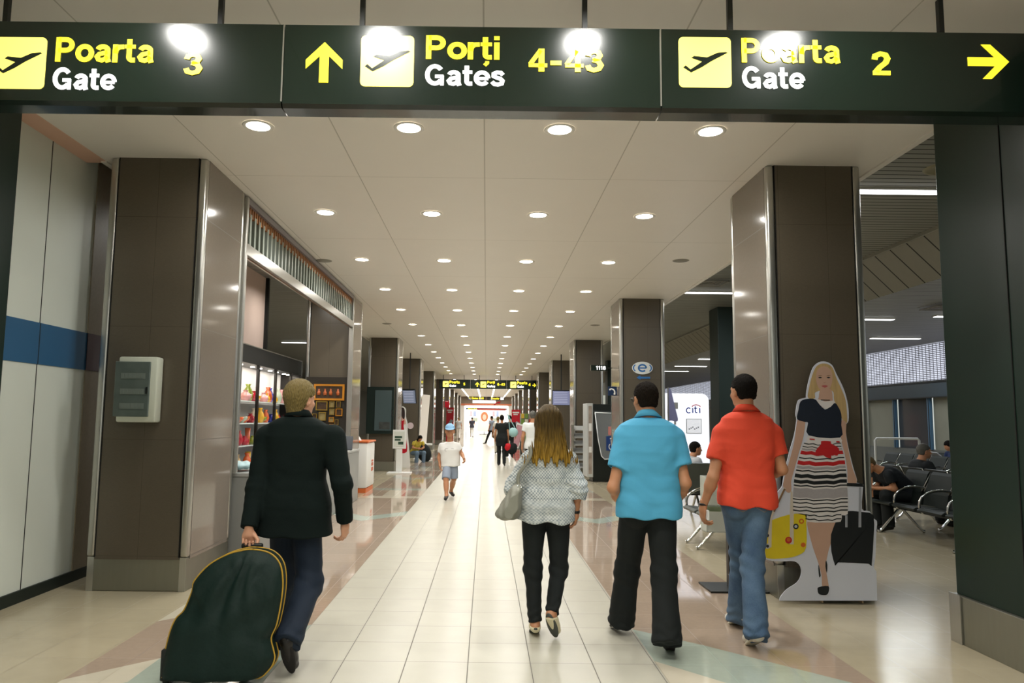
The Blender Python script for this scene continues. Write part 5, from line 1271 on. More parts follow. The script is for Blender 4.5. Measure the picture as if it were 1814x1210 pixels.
# white leaning panel, small round sticker
p = at(750, 782, 28.2); r = thing('advert_panel', 'tall white advertising panel standing before the fourth shop side pillar', 'panel', (p.x, 28.2, 0))
b = B(); box(b, (0, 0, 1.25), (.30, .08, 2.5), Matrix.Rotation(.06, 3, 'Y'), .01); obj('board', b, mat('warm_white_panel', 'efe6dc', .3, emit=.1), r)
b = B(); bx(b, -.35, .35, -.3, .3, 0, .05, .01); bx(b, -.05, .35, -.35, .0, .55, .62, .01); obj('base', b, WHITE, r)
p = at(727, 721+20, 29.1); b = B(); prism(b, [(p.x + .13*math.cos(a), 29.16, p.z - .3 + .13*math.sin(a)) for a in [2*PI*i/20 for i in range(20)]], (0, .01, 0)); tag(obj('round_sticker', b, mat('pink_white', 'd8c4c8', .5)), 'round pinkish sticker on the fourth shop side pillar', 'sticker')
def banner(px0, px1, py0, py1, Y, lab, pic=True, hang=False):
    p0 = at(px0, py1, Y); p1 = at(px1, py0, Y); z0 = p0.z if hang else .0; c = (p0.x+p1.x)/2; hw = (p1.x-p0.x)/2; z1 = p1.z
    r = thing('red_banner', lab, 'banner', (c, Y, 0))
    b = B(); bx(b, -hw, hw, -.03, .03, max(.12, z0) if hang else .12, z1); obj('banner_board', b, RED, r)
    h = z1 - max(z0, .12)
    b = B(); bx(b, -hw*.8, hw*.7, -.036, -.029, z1 - h*.10, z1 - h*.06); bx(b, -hw*.6, hw*.4, -.036, -.029, z1 - h*.15, z1 - h*.12); obj('white_print', b, WHITE, r)
    if pic:
        b = B(); box(b, (0, -.034, z1 - h*.45), (hw*.8, .008, h*.24), Matrix.Rotation(.5, 3, 'Y'), .002); obj('printed_phone', b, mat('print_grey', '9aa0a8', .4), r)
    if not hang: b = B(); bx(b, -hw, hw, -.25, .25, 0, .12, .01); obj('base', b, BLACK, r)
    else:
        b = B(); cyl(b, (0, 0, z1), (0, 0, 3.99), .01, seg=6); obj('hanger', b, BLACK, r)
banner(788, 796, 710, 722, 46, 'small red banner hanging high on the shop side far down the corridor', False, True)
banner(790, 804, 722, 778, 43, 'tall red banner standing far down the shop side')
banner(906, 922, 726, 776, 41, 'tall red banner with a printed phone far down the seating side')
p = at(917, 790, 33); r = thing('easel_poster', 'slanting white edged poster on an easel near the tall red banner', 'poster', (p.x, 33, 0))
b = B(); box(b, (0, 0, .85), (.42, .03, 1.1), Matrix.Rotation(.30, 3, 'Y') , .004); obj('board', b, WHITE, r)
b = B(); box(b, (0, -.02, .85), (.34, .01, .95), Matrix.Rotation(.30, 3, 'Y'), .002); obj('printed_sheet', b, mat('print_pinkgrey', 'b98a92', .5, noise=.4, nscale=7), r)
b = B(); cyl(b, (-.15, 0, 0), (0, 0, .8), .02, seg=6); cyl(b, (.2, .3, 0), (.05, 0, .9), .02, seg=6); cyl(b, (.15, -.05, 0), (.1, 0, .8), .02, seg=6); obj('easel_legs', b, BLACK, r)
r = thing('flower_stand', 'colourful flower and magazine stand far down the seating side', 'stand', (2.15, 38.5, 0))
b = B(); bx(b, -.35, .35, -.2, .2, 0, 1.9, .01); obj('frame', b, mat('stand_grey', '8a8a84', .5), r)
for i in range(14):
    c = ('c9a83a', '6c8a3a', 'd8d2c0', 'b0452c')[i % 4]; b = B(); bx(b, -.3 + (i % 3)*.2, -.14 + (i % 3)*.2, -.26, -.2, .45 + (i//3)*.3, .7 + (i//3)*.3); obj('magazine', b, mat('mag_' + c, c, .5), r)
# ================================================================== seating side: kiosk, bank machine, standee, seats
# --- stickers and signs on the second pillar of the seating side
BLUEP = mat('blue_print', '2f6fb4', .4); NAVYP = mat('navy_sign', '10284a', .35)
p = at(1138, 652, 14.12); r = thing('oval_sticker', 'white oval sticker with a blue letter on the second seating side pillar', 'sticker', (p.x, 14.125, p.z))
def oval(b, rx, rz, y, th, n=28, cx=0, cz=0): return prism(b, [(cx + rx*math.cos(2*PI*i/n), y, cz + rz*math.sin(2*PI*i/n)) for i in range(n)], (0, th, 0))
b = B(); oval(b, .205, .125, -.006, .006); obj('oval_face', b, mat('sticker_white', 'dfe4e4', .4), r)
b = B()
for s in (-1, 1):
    for k in range(10):
        a0, a1 = math.radians((0 if s > 0 else 180) - 38 + 76*k/10), math.radians((0 if s > 0 else 180) - 38 + 76*(k+1)/10)
        b.faces.new([b.verts.new((R_*.19*math.cos(a)/1.0, -.0075, R_*.11*math.sin(a))) for R_, a in ((1, a0), (1, a1), (.86, a1), (.86, a0))])
stroke_poly(b, [(.075*math.cos(math.radians(a)), .065*math.sin(math.radians(a))) for a in range(0, 325, 15)], .032, lambda u, v, w_: Vector((u, -.0075, v)))
stroke_poly(b, [(-.07, 0), (.08, 0)], .026, lambda u, v, w_: Vector((u, -.0075, v)))
obj('printed_letter', b, BLUEP, r)
p = at(1140, 669, 14.12); b = B(); prism(b, [(p.x + x, 14.118, p.z + z) for x, z in ((-.14, 0), (-.06, .045), (-.06, .018), (.13, .018), (.13, -.018), (-.06, -.018), (-.06, -.045))], (0, .006, 0)); tag(obj('arrow_sticker', b, BLUEP), 'blue arrow sticker under the white oval sticker', 'sticker')
p = at(1087, 693, 14.5); r = thing('phone_sign', 'small navy sign with a white telephone handset on the side of the second pillar', 'sign', (2.53, 14.45, p.z))
b = B(); bx(b, -.09, .088, -.01, .01, -.09, .09, .003); obj('plate', b, NAVYP, r)
b = B(); stroke_poly(b, [(-.05, .04), (-.02, .045), (.02, .03), (.04, .0), (.045, -.05)], .024, lambda u, v, w_: Vector((u, -.012, v))); stroke_poly(b, [(-.055, .045), (-.05, .015)], .03, lambda u, v, w_: Vector((u, -.0125, v))); stroke_poly(b, [(.055, -.06), (.02, -.055)], .03, lambda u, v, w_: Vector((u, -.0125, v))); obj('handset', b, WHITE, r)
r = thing('number_sign', 'small dark bracket sign numbered 1118 sticking out from the second pillar', 'sign', (2.62, 14.9, at(1067, 652, 14.9).z))
b = B(); bx(b, -.46, -.12, -.03, .03, -.06, .06, .004); obj('plate', b, SIGNF, r)
b = B(); cyl(b, (-.12, 0, 0), (.0, 0, 0), .008, seg=6); obj('bracket', b, BLACK, r)
bold_text('1118', WHT, r, -.36, -.036, -.04, .2, .08)
# --- telephone kiosk
ACR = mat('clear_acrylic', 'dfe6ea', .05, alpha=.13, spec=.9)
r = thing('phone_kiosk', 'black public telephone kiosk with clear canopy and wheelchair symbol', 'phone kiosk', (2.95, 19.0, 0))
b = B(); bx(b, -.18, .55, -.2, .45, 0, 2.0, .01); obj('body', b, mat('kiosk_black', '141a16', .35), r)
b = B(); bx(b, -.34, -.18, -.28, .5, .12, 2.02, .01); obj('poster_frame', b, mat('frame_silver', 'c5c8c6', .35, .3), r)
b = B(); bx(b, -.30, -.21, -.286, -.279, .2, 1.95); obj('poster', b, mat('poster_mix', '9c8f84', .4, noise=.6, nscale=7), r)
b = B(); bx(b, -.29, -.22, -.292, -.285, .75, .9); bx(b, -.29, -.22, -.292, -.285, 1.3, 1.5); obj('poster_print', b, WHITE, r)
can = [(-.18, 1.78), (.42, 1.76), (.46, 1.2), (.40, .72), (.36, .62), (.06, .60), (-.02, .68), (-.10, 1.1)]
b = B(); prism(b, [(x, -.62, z) for x, z in can], (0, .012, 0)); prism(b, [(x, -.62, z) for x, z in can[:2]] + [(.42, -.2, 1.8), (-.18, -.2, 1.82)], (0, 0, .012)); obj('canopy', b, ACR, r)
b = B(); tube(b, [Vector((x, -.62, z)) for x, z in can + [can[0]]], .012, 6); obj('canopy_edge', b, mat('acrylic_edge', 'e8ecee', .2), r)
b = B(); cyl(b, (0, -.6, .68), (0, -.2, .68), .012, seg=6); cyl(b, (.35, -.6, .68), (.35, -.2, .68), .012, seg=6); obj('canopy_bracket', b, CHROME, r)
b = B(); bx(b, .10, .42, -.635, -.625, .82, 1.18, .002); s = obj('symbol_plate', b, mat('symbol_blue', '1c3c78', .35), r)
b = B(); wp = lambda u, v, w_: Vector((.10 + u*.32, -.64, .82 + v*.36))
stroke_poly(b, [(.38, .72), (.42, .45), (.66, .45), (.74, .18), (.85, .22)], .07, wp); stroke_poly(b, [(.42, .6), (.62, .6)], .05, wp)
stroke_poly(b, [(.45 + .24*math.cos(math.radians(a)), .28 + .22*math.sin(math.radians(a))) for a in range(130, 350, 15)], .06, wp); stroke_poly(b, [(.35 + .001*k, .84 - .0*k) for k in (-50, 50)], .1, wp)
stroke_poly(b, [(.78 + .15*math.cos(math.radians(a)), .72 + .16*math.sin(math.radians(a))) for a in range(0, 361, 20)], .04, wp); stroke_poly(b, [(.7, .8), (.8, .76), (.86, .64)], .05, wp)
obj('wheelchair_symbol', b, WHITE, s)
b = B(); bx(b, .22, .46, -.3, -.2, 1.2, 1.42, .01); obj('orange_phone', b, mat('orange_phone', 'd8512a', .4), r)
# magazine rack behind the kiosk
r = thing('magazine_rack', 'grey metal magazine rack standing behind the telephone kiosk', 'rack', (2.63, 20.6, 0))
b = B(); 
for x in (-.17, .17): bx(b, x-.015, x+.015, -.2, .2, 0, 1.45)
obj('frame', b, STEEL_D, r)
for i in range(6): b = B(); box(b, (0, 0, .3 + i*.21), (.34, .4, .02), Matrix.Rotation(.3, 3, 'X')); obj('shelf', b, mat('rack_grey', 'a0a2a0', .4), r)
# blue-grey flag banner next to the machine
p = at(1190, 715, 15.4); r = thing('flag_banner', 'lavender blade banner leaning beside the white bank machine', 'banner', (p.x, 15.35, 0))
flat(r, 'flag', [(1184, 692), (1188, 690), (1191, 700), (1196, 722), (1201, 745), (1190, 745), (1183, 740)], 15.35, mat('lavender_cloth', '8c8cb4', .7), 0, .02, 4, (p.x, 15.35, 0))
b = B(); q = at(1184, 745, 15.35); cyl(b, (q.x - p.x, 0, 0), (q.x - p.x, 0, 2.3), .015, seg=8); bx(b, -.2, .2, -.2, .2, 0, .03); obj('pole', b, STEEL, r)
# --- bank machine
Yc = 15.9; a0, a1 = at(1178, 800, Yc).x, at(1257, 800, Yc).x; zt = at(1220, 697, Yc).z
r = thing('bank_machine', 'glowing white cash machine booth with rounded corner and citi lettering', 'cash machine', (a0, Yc, 0)); w = a1 - a0
b = B(); pts = [(0, 0, 0), (w, 0, 0)] + [(w - .16 + .16*math.cos(math.radians(a)), 0, zt - .16 + .16*math.sin(math.radians(a))) for a in range(0, 91, 10)] + [(0, 0, zt)]
prism(b, pts, (0, .04, 0)); obj('front_face', b, mat('glowing_white', 'f4f6ff', .3, emit=.75), r)
b = B(); pts = [(x*1.0 + .02, .04, z - .005) for x, y_, z in pts]; prism(b, pts, (.0, .7, 0)); obj('housing', b, mat('machine_grey', '8b8d90', .4), r)
cx0 = at(1216, 731, Yc - .02); cw = at(1243, 731, Yc - .02).x - cx0.x
CB = mat('citi_blue', '1c3c9c', .4)
b = B(); H_ = .145; S_ = .03
pl = lambda dx: (lambda u, v, w_: Vector((cx0.x - a0 + dx + u, -.004, cx0.z - .005 + v)))
stroke_poly(b, [(.055 + .05*math.cos(math.radians(a)), .055 + .055*math.sin(math.radians(a))) for a in range(45, 320, 15)], .022, pl(0)); stroke_poly(b, [(.145, 0), (.145, .11)], .024, pl(0))
stroke_poly(b, [(.20, .15), (.20, .03), (.215, .01), (.245, .01)], .022, pl(0)); stroke_poly(b, [(.175, .105), (.24, .105)], .018, pl(0)); stroke_poly(b, [(.30, 0), (.30, .11)], .024, pl(0))
obj('lettering', b, CB, r)
b = B(); stroke_poly(b, [(.222 + .095*math.cos(math.radians(a)), .12 + .06*math.sin(math.radians(a))) for a in range(15, 166, 10)], .018, pl(0)); obj('red_arc', b, RED, r)
q0, q1 = at(1216, 768, Yc - .02), at(1243, 742, Yc - .02); b = B(); bx(b, q0.x - a0, q1.x - a0, -.02, 0, q0.z, q1.z, .004); s = obj('notice_frame', b, mat('frame_silver', 'c5c8c6', .35, .3), r)
b = B(); bx(b, q0.x - a0 + .015, q1.x - a0 - .015, -.024, -.019, q0.z + .015, q1.z - .015); obj('notice_sheet', b, mat('notice_white', 'f0f2f8', .4, emit=.4), s)
b = B()
for i in range(6): bx(b, q0.x - a0 + .05 + i*.04, q0.x - a0 + .075 + i*.04, -.027, -.0235, q0.z + .09 + .02*(i % 3), q0.z + .11 + .02*(i % 3))
obj('notice_marks', b, BLACK, s)
q0, q1 = at(1186, 724, Yc - .02), at(1201, 713, Yc - .02); b = B(); bx(b, q0.x - a0, q1.x - a0, -.02, 0, q0.z, q1.z); bx(b, q0.x - a0 + .1, q0.x - a0 + .14, -.03, 0, q0.z - .35, q0.z - .05, .005); obj('card_slot', b, mat('slot_grey', '9c9c98', .4), r)

# --- leaflet stand in front of the first pillar
r = thing('leaflet_stand', 'clear leaflet holder on a black post and square black base', 'leaflet stand', (2.36, 7.0, 0))
b = B(); bx(b, -.27, .27, -.2, .2, 0, .018, .004); obj('base', b, BLACK, r)
b = B(); bx(b, -.05, .07, -.04, .03, .018, .60, .004); obj('post', b, mat('post_dark', '1c1a18', .4), r)
HOLD = mat('holder_acrylic', 'd5dad0', .08, alpha=.55, spec=.8)
b = B(); bx(b, -.30, .14, -.02, -.012, .55, 1.06); bx(b, -.30, -.292, -.2, -.02, .55, 1.06); bx(b, .132, .14, -.2, -.02, .55, 1.06); bx(b, -.3, .14, -.2, -.02, .55, .558); bx(b, -.3, .14, -.2, -.194, .55, .74); bx(b, -.3, .14, -.2, -.194, .8, .96); obj('holder', b, HOLD, r)
LF = [('leaflet_green', '8fa07c'), ('leaflet_pale', 'cdd0c0'), ('leaflet_moss', '7a8a5a')]
k = 0
for zz in (.57, .80):
    for x in (-.28, -.14, .0):
        m = mat(*LF[k % 3], .4, noise=.5, nscale=9); k += 1
        b = B(); box(b, (x + .065, -.15 if zz < .7 else -.1, zz + .11), (.12, .03, .2), None, .002); tag(obj('leaflet', b, m, None, loc=(2.36, 7.0, 0)), None, None)
        o_ = bpy.data.objects[-1] if False else None
lf = [o for o in bpy.data.objects if o.name.startswith('leaflet') and o.type == 'MESH' and o.parent is None]
lf.sort(key=lambda o: o.name)
for o, lab in zip(lf, ('moss patterned leaflet pile low in the holder, outer slot', 'pale leaflet pile low in the holder, middle slot', 'dark moss leaflet pile low in the holder by the pillar', 'green leaflet pile in the upper slot at the outer edge', 'pale leaflet pile in the middle of the upper slots', 'moss leaflet pile in the upper slot by the pillar')):
    tag(o, lab, 'leaflets', 'leaflets in the clear holder')

# --- waiting benches
SEATB = mat('black_seat_leather', '0c1713', .55, noise=.15, nscale=40); SEATG = mat('steel_seat_mesh', '4c524e', .4, .4)
def bench(x, y, n, rot, lab, m=SEATB, grp='rows of waiting seats', pitch=.6, arms=True):
    """seats face local +Y, row runs along local X; rot turns it"""
    r = thing('waiting_bench', lab, 'bench', (x, y, 0), rot, grp)
    L = n * pitch
    b = B(); bx(b, -L/2 + .02, L/2 - .02, -.045, .035, .34, .40, .006); obj('beam', b, BLACK, r)
    for sx in ([-1, 1] if n < 5 else [-1, 0, 1]):
        X0 = sx * (L/2 - pitch*.6)
        b = B(); tube(b, spline([(X0, .34, .02), (X0, .28, .05), (X0, .06, .30), (X0, 0, .36)], 5), .02, 8); obj('leg', b, CHROME, r)
        b = B(); tube(b, spline([(X0, -.34, .02), (X0, -.28, .05), (X0, -.06, .30), (X0, 0, .36)], 5), .02, 8); obj('leg', b, CHROME, r)
    for i in range(n):
        cx = -L/2 + pitch*(i + .5); w = pitch*.44
        b = B(); prof = [(.27, .405), (.28, .43), (.24, .452), (.0, .43), (-.18, .425), (-.20, .40), (0, .395)]
        prism(b, [(cx - w, y_, z) for y_, z in prof], (2*w, 0, 0)); obj('seat', b, m, r)
        b = B(); prof = [(-.17, .43), (-.20, .60), (-.30, .86), (-.335, .90), (-.365, .89), (-.34, .84), (-.245, .60), (-.22, .42)]
        prism(b, [(cx - w, y_, z) for y_, z in prof], (2*w, 0, 0)); obj('backrest', b, m, r)
        b = B()
        for s in (-1, 1): tube(b, [Vector((cx + s*(w+.006), -.20, .62)), Vector((cx + s*(w+.006), -.35, .89))], .007, 5)
        obj('side_trim', b, STEEL, r)
    if arms:
        for i in range(n + 1):
            X0 = -L/2 + pitch*i
            b = B(); tube(b, spline([(X0, .17, .37), (X0, .22, .46), (X0, .19, .58), (X0, .06, .66), (X0, -.10, .68), (X0, -.24, .66)], 5), .016, 8, flat=1.3); obj('armrest', b, CHROME, r)
    return r
bench(6.08, 9.85, 4, PI/2, 'nearest row of black leather seats, with chrome arc armrests, in the waiting hall')
bench(7.10, 10.9, 5, -PI/2, 'row of black seats back to back behind the nearest row')
bench(9.45, 15.9, 6, PI/2, 'row of black seats halfway to the window wall')
bench(10.7, 16.2, 5, PI/2, 'row of black seats along the window wall')
bench(9.6, 21.6, 6, PI/2, 'distant row of black seats seen over the guard rail')
bench(2.95, 9.3, 2, PI/2, 'silvery mesh seats with chrome arms past the leaflet stand', SEATG, None)
bench(4.1, 12.3, 3, 0, 'pale seats by the white bank machine', SEATG, None)
r = thing('guard_rail', 'white tubular guard rail behind the seated people', 'rail', (at(1589, 776, 13.2).x, 13.2, 0))
b = B(); hw = (at(1628, 776, 13.2).x - at(1550, 776, 13.2).x)/2; zt_ = at(1589, 777, 13.2).z
tube(b, [(-hw, 0, 0), (-hw, 0, zt_-.03), (-hw+.03, 0, zt_), (hw-.03, 0, zt_), (hw, 0, zt_-.03), (hw, 0, 0)], .022, 10); obj('tube_frame', b, mat('white_tube', 'd5d8d8', .3), r)

# --- cardboard standee of a travelling woman
YS = 6.44
r = thing('standee', 'life-size cardboard cutout of a blonde traveller with yellow bag and black suitcase', 'cutout', (3.05, YS, 0)); og = (3.05, YS, 0)
def sc1(a, c): return (1320 + a/2.632, 620 + c/2.630)          # crop pixels -> frame pixels
def pf(name, pts, m, y0, sm=4, crop=True, th=.0006, parent=None):
    P_ = [sc1(*p) for p in pts] if crop else pts
    o = flat(parent or r, name, P_, YS, m, y0, th, sm, og); return o
edge = [(285, 222), (287, 190), (300, 130), (318, 80), (345, 57), (375, 54), (405, 70), (425, 110), (455, 170), (472, 220), (482, 275), (482, 330), (470, 350), (472, 400), (485, 470), (505, 550), (522, 605), (520, 618), (548, 625), (550, 640), (545, 740), (580, 752), (600, 785), (615, 800), (612, 850), (608, 960), (600, 1010), (612, 1030), (616, 1168), (160, 1168), (165, 1150), (195, 1115), (240, 1085), (260, 1050), (258, 1010), (230, 985), (170, 985), (110, 980), (90, 960), (85, 890), (78, 850), (90, 810), (110, 745), (150, 665), (172, 635), (180, 590), (205, 480), (228, 400), (240, 325), (235, 300), (245, 240), (260, 228)]
zfoot = .012
b = B(); q = [at(*sc1(*p), YS) for p in edge]; q = [Vector((v.x - og[0], 0, max(zfoot, v.z))) for v in q]
q = spline(q[:28], 3) + [q[28]] + spline(q[29:] + q[:1], 3)[:-1]; q = [Vector((v.x, 0, max(zfoot, v.z))) for v in q]; prism(b, q, (0, .008, 0)); obj('board', b, mat('standee_white', 'ccd0dc', .45), r)
b = B(); prism(b, [(-.1, .008, .012), (-.1, .15, .012), (-.1, .008, 1.0)], (.008, 0, 0)); prism(b, [(.25, .008, .012), (.25, .12, .012), (.25, .008, 1.0)], (.008, 0, 0)); obj('strut', b, mat('kraft_card', 'a58a68', .8), r)
PS = mat('print_skin_tone', 'bf9c88', .5, noise=.06, nscale=6); PH = mat('print_blonde', 'b79c6c', .5, noise=.3, nscale=9, stretch=(6, 6, .5)); PN = mat('print_navy', '141d2c', .5, noise=.3, nscale=30); PW = mat('print_white', 'd8d4d2', .5); PK_ = mat('print_black', '161a1c', .5); PY = mat('print_yellow', 'd9c41e', .5, noise=.07, nscale=8); PRR = mat('print_red', 'b81f22', .5); PG = mat('print_grey_skirt', 'a5a1a3', .5, noise=.1, nscale=60)
pf('printed_hair', [(293, 222), (297, 180), (312, 120), (330, 80), (355, 64), (385, 66), (408, 85), (425, 130), (450, 185), (468, 235), (475, 300), (474, 340), (455, 330), (440, 280), (415, 235), (405, 190), (330, 195), (325, 225)], PH, -.0010)
pf('printed_neck', [(352, 185), (400, 185), (408, 232), (415, 250), (372, 275), (335, 235), (342, 225)], PS, -.0016)
pf('printed_face', [(331, 140), (332, 105), (345, 84), (368, 76), (392, 86), (405, 110), (406, 145), (396, 175), (378, 196), (362, 196), (345, 180), (335, 160)], PS, -.0022)
face = bpy.data.objects[-1] if False else None
for x0 in (349, 388):
    pf('printed_eye', [(x0 - 9, 129), (x0, 125), (x0 + 9, 129), (x0, 132)], PK_, -.0028, 3)
    pf('printed_brow', [(x0 - 11, 122), (x0, 117), (x0 + 11, 120), (x0, 120)], mat('print_brown', '7a5c40', .5), -.0028, 3)
pf('printed_mouth', [(356, 168), (370, 164), (385, 168), (371, 176)], mat('print_lips', 'b05a58', .5), -.0028, 3)
pf('printed_nose', [(364, 150), (370, 152), (377, 150), (370, 155)], mat('print_nose', 'a37c66', .5), -.0028, 2)
for nm, pts in (('printed_arm', [(246, 320), (278, 325), (272, 400), (250, 480), (228, 560), (215, 610), (215, 655), (200, 665), (178, 640), (182, 600), (205, 520), (228, 430)]),
                ('printed_arm', [(448, 330), (470, 340), (470, 400), (482, 470), (500, 550), (520, 605), (512, 630), (495, 632), (478, 615), (476, 560), (465, 490), (450, 430), (445, 380)])): pf(nm, pts, PS, -.0012)
pf('printed_leg', [(290, 795), (350, 795), (352, 850), (365, 930), (372, 1000), (388, 1090), (386, 1105), (360, 1105), (356, 1050), (340, 990), (310, 900)], PS, -.0014); pf('printed_leg', [(355, 795), (420, 795), (412, 860), (390, 930), (378, 985), (372, 1020), (360, 980), (350, 900)], PS, -.0010)
pf('printed_shoe', [(342, 1105), (388, 1100), (388, 1130), (375, 1142), (345, 1138), (338, 1120)], PK_, -.002, 3); pf('printed_shoe', [(343, 1000), (352, 1050), (345, 1058), (341, 1020)], PK_, -.002, 2); pf('printed_shoe', [(376, 980), (383, 1000), (381, 1040), (374, 1010)], PK_, -.002, 2)
pf('printed_top', [(258, 240), (290, 228), (330, 232), (372, 278), (414, 248), (432, 262), (448, 300), (448, 350), (442, 408), (296, 398), (293, 340), (278, 335), (242, 322), (248, 280)], PN, -.0018, 3)
pf('printed_collar', [(330, 232), (350, 232), (372, 240), (408, 236), (416, 246), (374, 277)], PW, -.0026, 2); pf('printed_choker', [(352, 231), (395, 232), (395, 236), (352, 235)], PK_, -.0032, 0)
sk = [(296, 398), (442, 408), (446, 440), (462, 500), (472, 580), (478, 680), (478, 765), (450, 770), (445, 800), (372, 804), (290, 800), (280, 770), (222, 755), (222, 690), (228, 600), (245, 520), (270, 440), (290, 425)]
pf('printed_skirt', sk, PW, -.0016, 2)
def band(z0, z1, m, y0=-.0024, nm='skirt_stripe'):
    def xs(z):
        Lx = np.interp(z, [398, 440, 520, 600, 690, 757], [296, 270, 245, 228, 222, 222]); Rx = np.interp(z, [398, 440, 500, 580, 680, 770], [442, 446, 462, 472, 478, 478]); return Lx, Rx
    if z0 > 757: 
        f = lambda z: (280, 448)
    else: f = xs
    top = []; bot = []
    for i in range(9):
        t = i/8; w_ = 3*math.sin(t*19) + 8*math.sin(t*PI)
        a, c = f(z0); top.append((a + (c-a)*t, z0 + w_)); a, c = f(z1); bot.append((a + (c-a)*t, z1 + w_))
    pf(nm, top + bot[::-1], m, y0, 0)
for z0, z1, m in ((432, 436, PK_), (446, 450, PK_), (468, 484, PRR), (498, 503, PK_), (514, 532, PRR), (556, 562, PK_), (575, 592, PK_), (602, 618, PK_), (626, 632, PK_), (640, 684, PG), (690, 695, PK_), (706, 711, PK_), (726, 731, PK_), (742, 748, PK_), (764, 769, PK_), (783, 788, PK_), (456, 464, PG), (538, 550, PG)): band(z0, z1, m)
pf('printed_bow', [(356, 424), (398, 426), (400, 436), (436, 458), (430, 492), (402, 486), (400, 505), (378, 500), (360, 490), (332, 494), (328, 470), (352, 440)], PRR, -.0034, 3)
pf('printed_belt', [(300, 412), (324, 414), (324, 420), (300, 418)], PRR, -.0034, 0); pf('printed_belt', [(424, 424), (440, 425), (440, 432), (424, 430)], PRR, -.0034, 0)
pf('printed_bag', [(92, 840), (100, 805), (200, 768), (280, 765), (285, 800), (284, 920), (250, 955), (190, 970), (110, 972), (95, 955), (90, 890)], PY, -.0016, 3)
for pts in ([(182, 640), (190, 645), (125, 780), (122, 920), (106, 920), (110, 780)], [(212, 655), (220, 660), (226, 765), (226, 905), (208, 905), (208, 765)]): pf('printed_strap', pts, mat('print_cream', 'c8bfae', .5), -.0024, 0)
pf('printed_strap', [(180, 645), (188, 648), (138, 755), (130, 752)], mat('print_brown', '7a5c40', .5), -.0030, 0)
def disc(cx, cz, rad, m, y0=-.003): pf('printed_badge', [(cx + rad*math.cos(a), cz + rad*math.sin(a)) for a in [2*PI*i/14 for i in range(14)]], m, y0, 0)
for cx, cz, rad, m in ((202, 886, 16, PRR), (236, 822, 13, PK_), (262, 798, 12, mat('print_orange', 'c8641e', .5)), (103, 864, 8, PK_), (94, 832, 8, PRR), (104, 914, 12, mat('print_pale', 'b8bcc0', .5)), (270, 908, 11, MATS['print_orange'])): disc(cx, cz, rad, m)
disc(202, 884, 9, MATS['print_orange'], -.0036); disc(236, 822, 7, MATS['print_pale'], -.0036); disc(104, 914, 7, PK_, -.0036); disc(262, 798, 6, PY, -.0036)
pf('printed_case', [(424, 752), (580, 758), (600, 790), (600, 850), (590, 1000), (575, 996), (430, 990), (420, 1005), (402, 940), (400, 860), (422, 800)], PK_, -.0012, 2)
pf('printed_handle', [(530, 640), (541, 640), (541, 826), (528, 826)], mat('print_silver', '9a9ea6', .4), -.0022, 0); pf('printed_handle', [(466, 770), (477, 770), (477, 826), (466, 826)], MATS['print_silver'], -.0022, 0)
pf('printed_grip', [(474, 620), (548, 622), (550, 638), (474, 634)], PK_, -.0022, 0)
# ================================================================== people further off
TEE = mat('white_cotton', 'dddcd8', .8); SHORT = mat('grey_blue_cotton', '8c96a6', .8)
L = (-.70, 14.4, 0)
d = lj(L, PI, dict(head=(797, 764, 14.38), neck=(797, 783, 14.42), pelvis=(798, 818, 14.42), shR=(783, 790, 14.42), shL=(811, 790, 14.42),
    elR=(778, 809, 14.46), wrR=(779, 823, 14.40), elL=(818, 804, 14.40), wrL=(822, 813, 14.22), hipR=(793, 821, 14.42), hipL=(803, 821, 14.42),
    knR=(790, 849, 14.22), anR=(791, 877, 14.12), toeR=(789, 884, 13.92), knL=(804, 848, 14.42), anL=(799, 870, 14.85), toeL=(803, 877, 14.66)))
rb, jb, sb = person('person in a white t-shirt, grey shorts and light blue cap walking towards us', L, yaw=PI, H=1.62, J=d, skin=SKIN_D, res=.012, face=True, face_res=.006,
    hair=dict(kind='short', mat=BRUN), shoes=dict(mat=BLKL, h=-.01), headscale=1.28, fat=.95,
    top=dict(mat=TEE, ease=.03, arm=.022, sleeve=.6, hem=-.10, flare=.03, waist=.03, wr=.004, res=.010),
    bottom=dict(mat=SHORT, ease=.02, r=(.10, .095, .09), len=.50, name='shorts', k=.02), hands=dict(L=dict(curl=(20, 25, 20)), R=dict(curl=(20, 25, 20))))
hd = Vector(jb['head']); CAPM = mat('light_blue_cap', '8ab4d6', .7)
def capf(P):
    q = P - jb['head']; s = sb
    d = smax(ell(q, (0, -.01*s, .055*s), (.112*s, .130*s, .120*s)), (.045*s - q[:, 2]).astype(F32), .006)
    br = smax(ell(q, (0, .09*s, .035*s), (.10*s, .13*s, .06*s)), (np.abs(q[:, 2] - .050*s - (.1 - q[:, 1])*.15) - .007*s).astype(F32), .004)
    return smin(d, br, .012)
grow('cap', capf, np.array(hd) - .25, np.array(hd) + .25, .008, CAPM, rb)
b = B()
for sx in (-1, 1): tube(b, [Vector(jb['neck']) + Vector((sx*.055 + .035*math.cos(a), .135, -.15 + .03*math.sin(a))) for a in [2*PI*i/14 for i in range(15)]], .004, 5)
obj('shirt_print', b, mat('print_grey_skirt', 'a5a1a3', .5), rb)
def eyes(root, j, s, yaw=0, pitch=0):
    R = Matrix.Rotation(math.radians(yaw), 3, 'Z') @ Matrix.Rotation(math.radians(pitch), 3, 'X')
    for sx in (-1, 1):
        b = B(); bmesh.ops.create_uvsphere(b, u_segments=10, v_segments=8, radius=.007*s)
        o = obj('eye', b, EYED, root, smooth=True); o.location = Vector(j['head']) + R @ Vector((sx*.031, .088, .001))*s
eyes(rb, jb, sb)

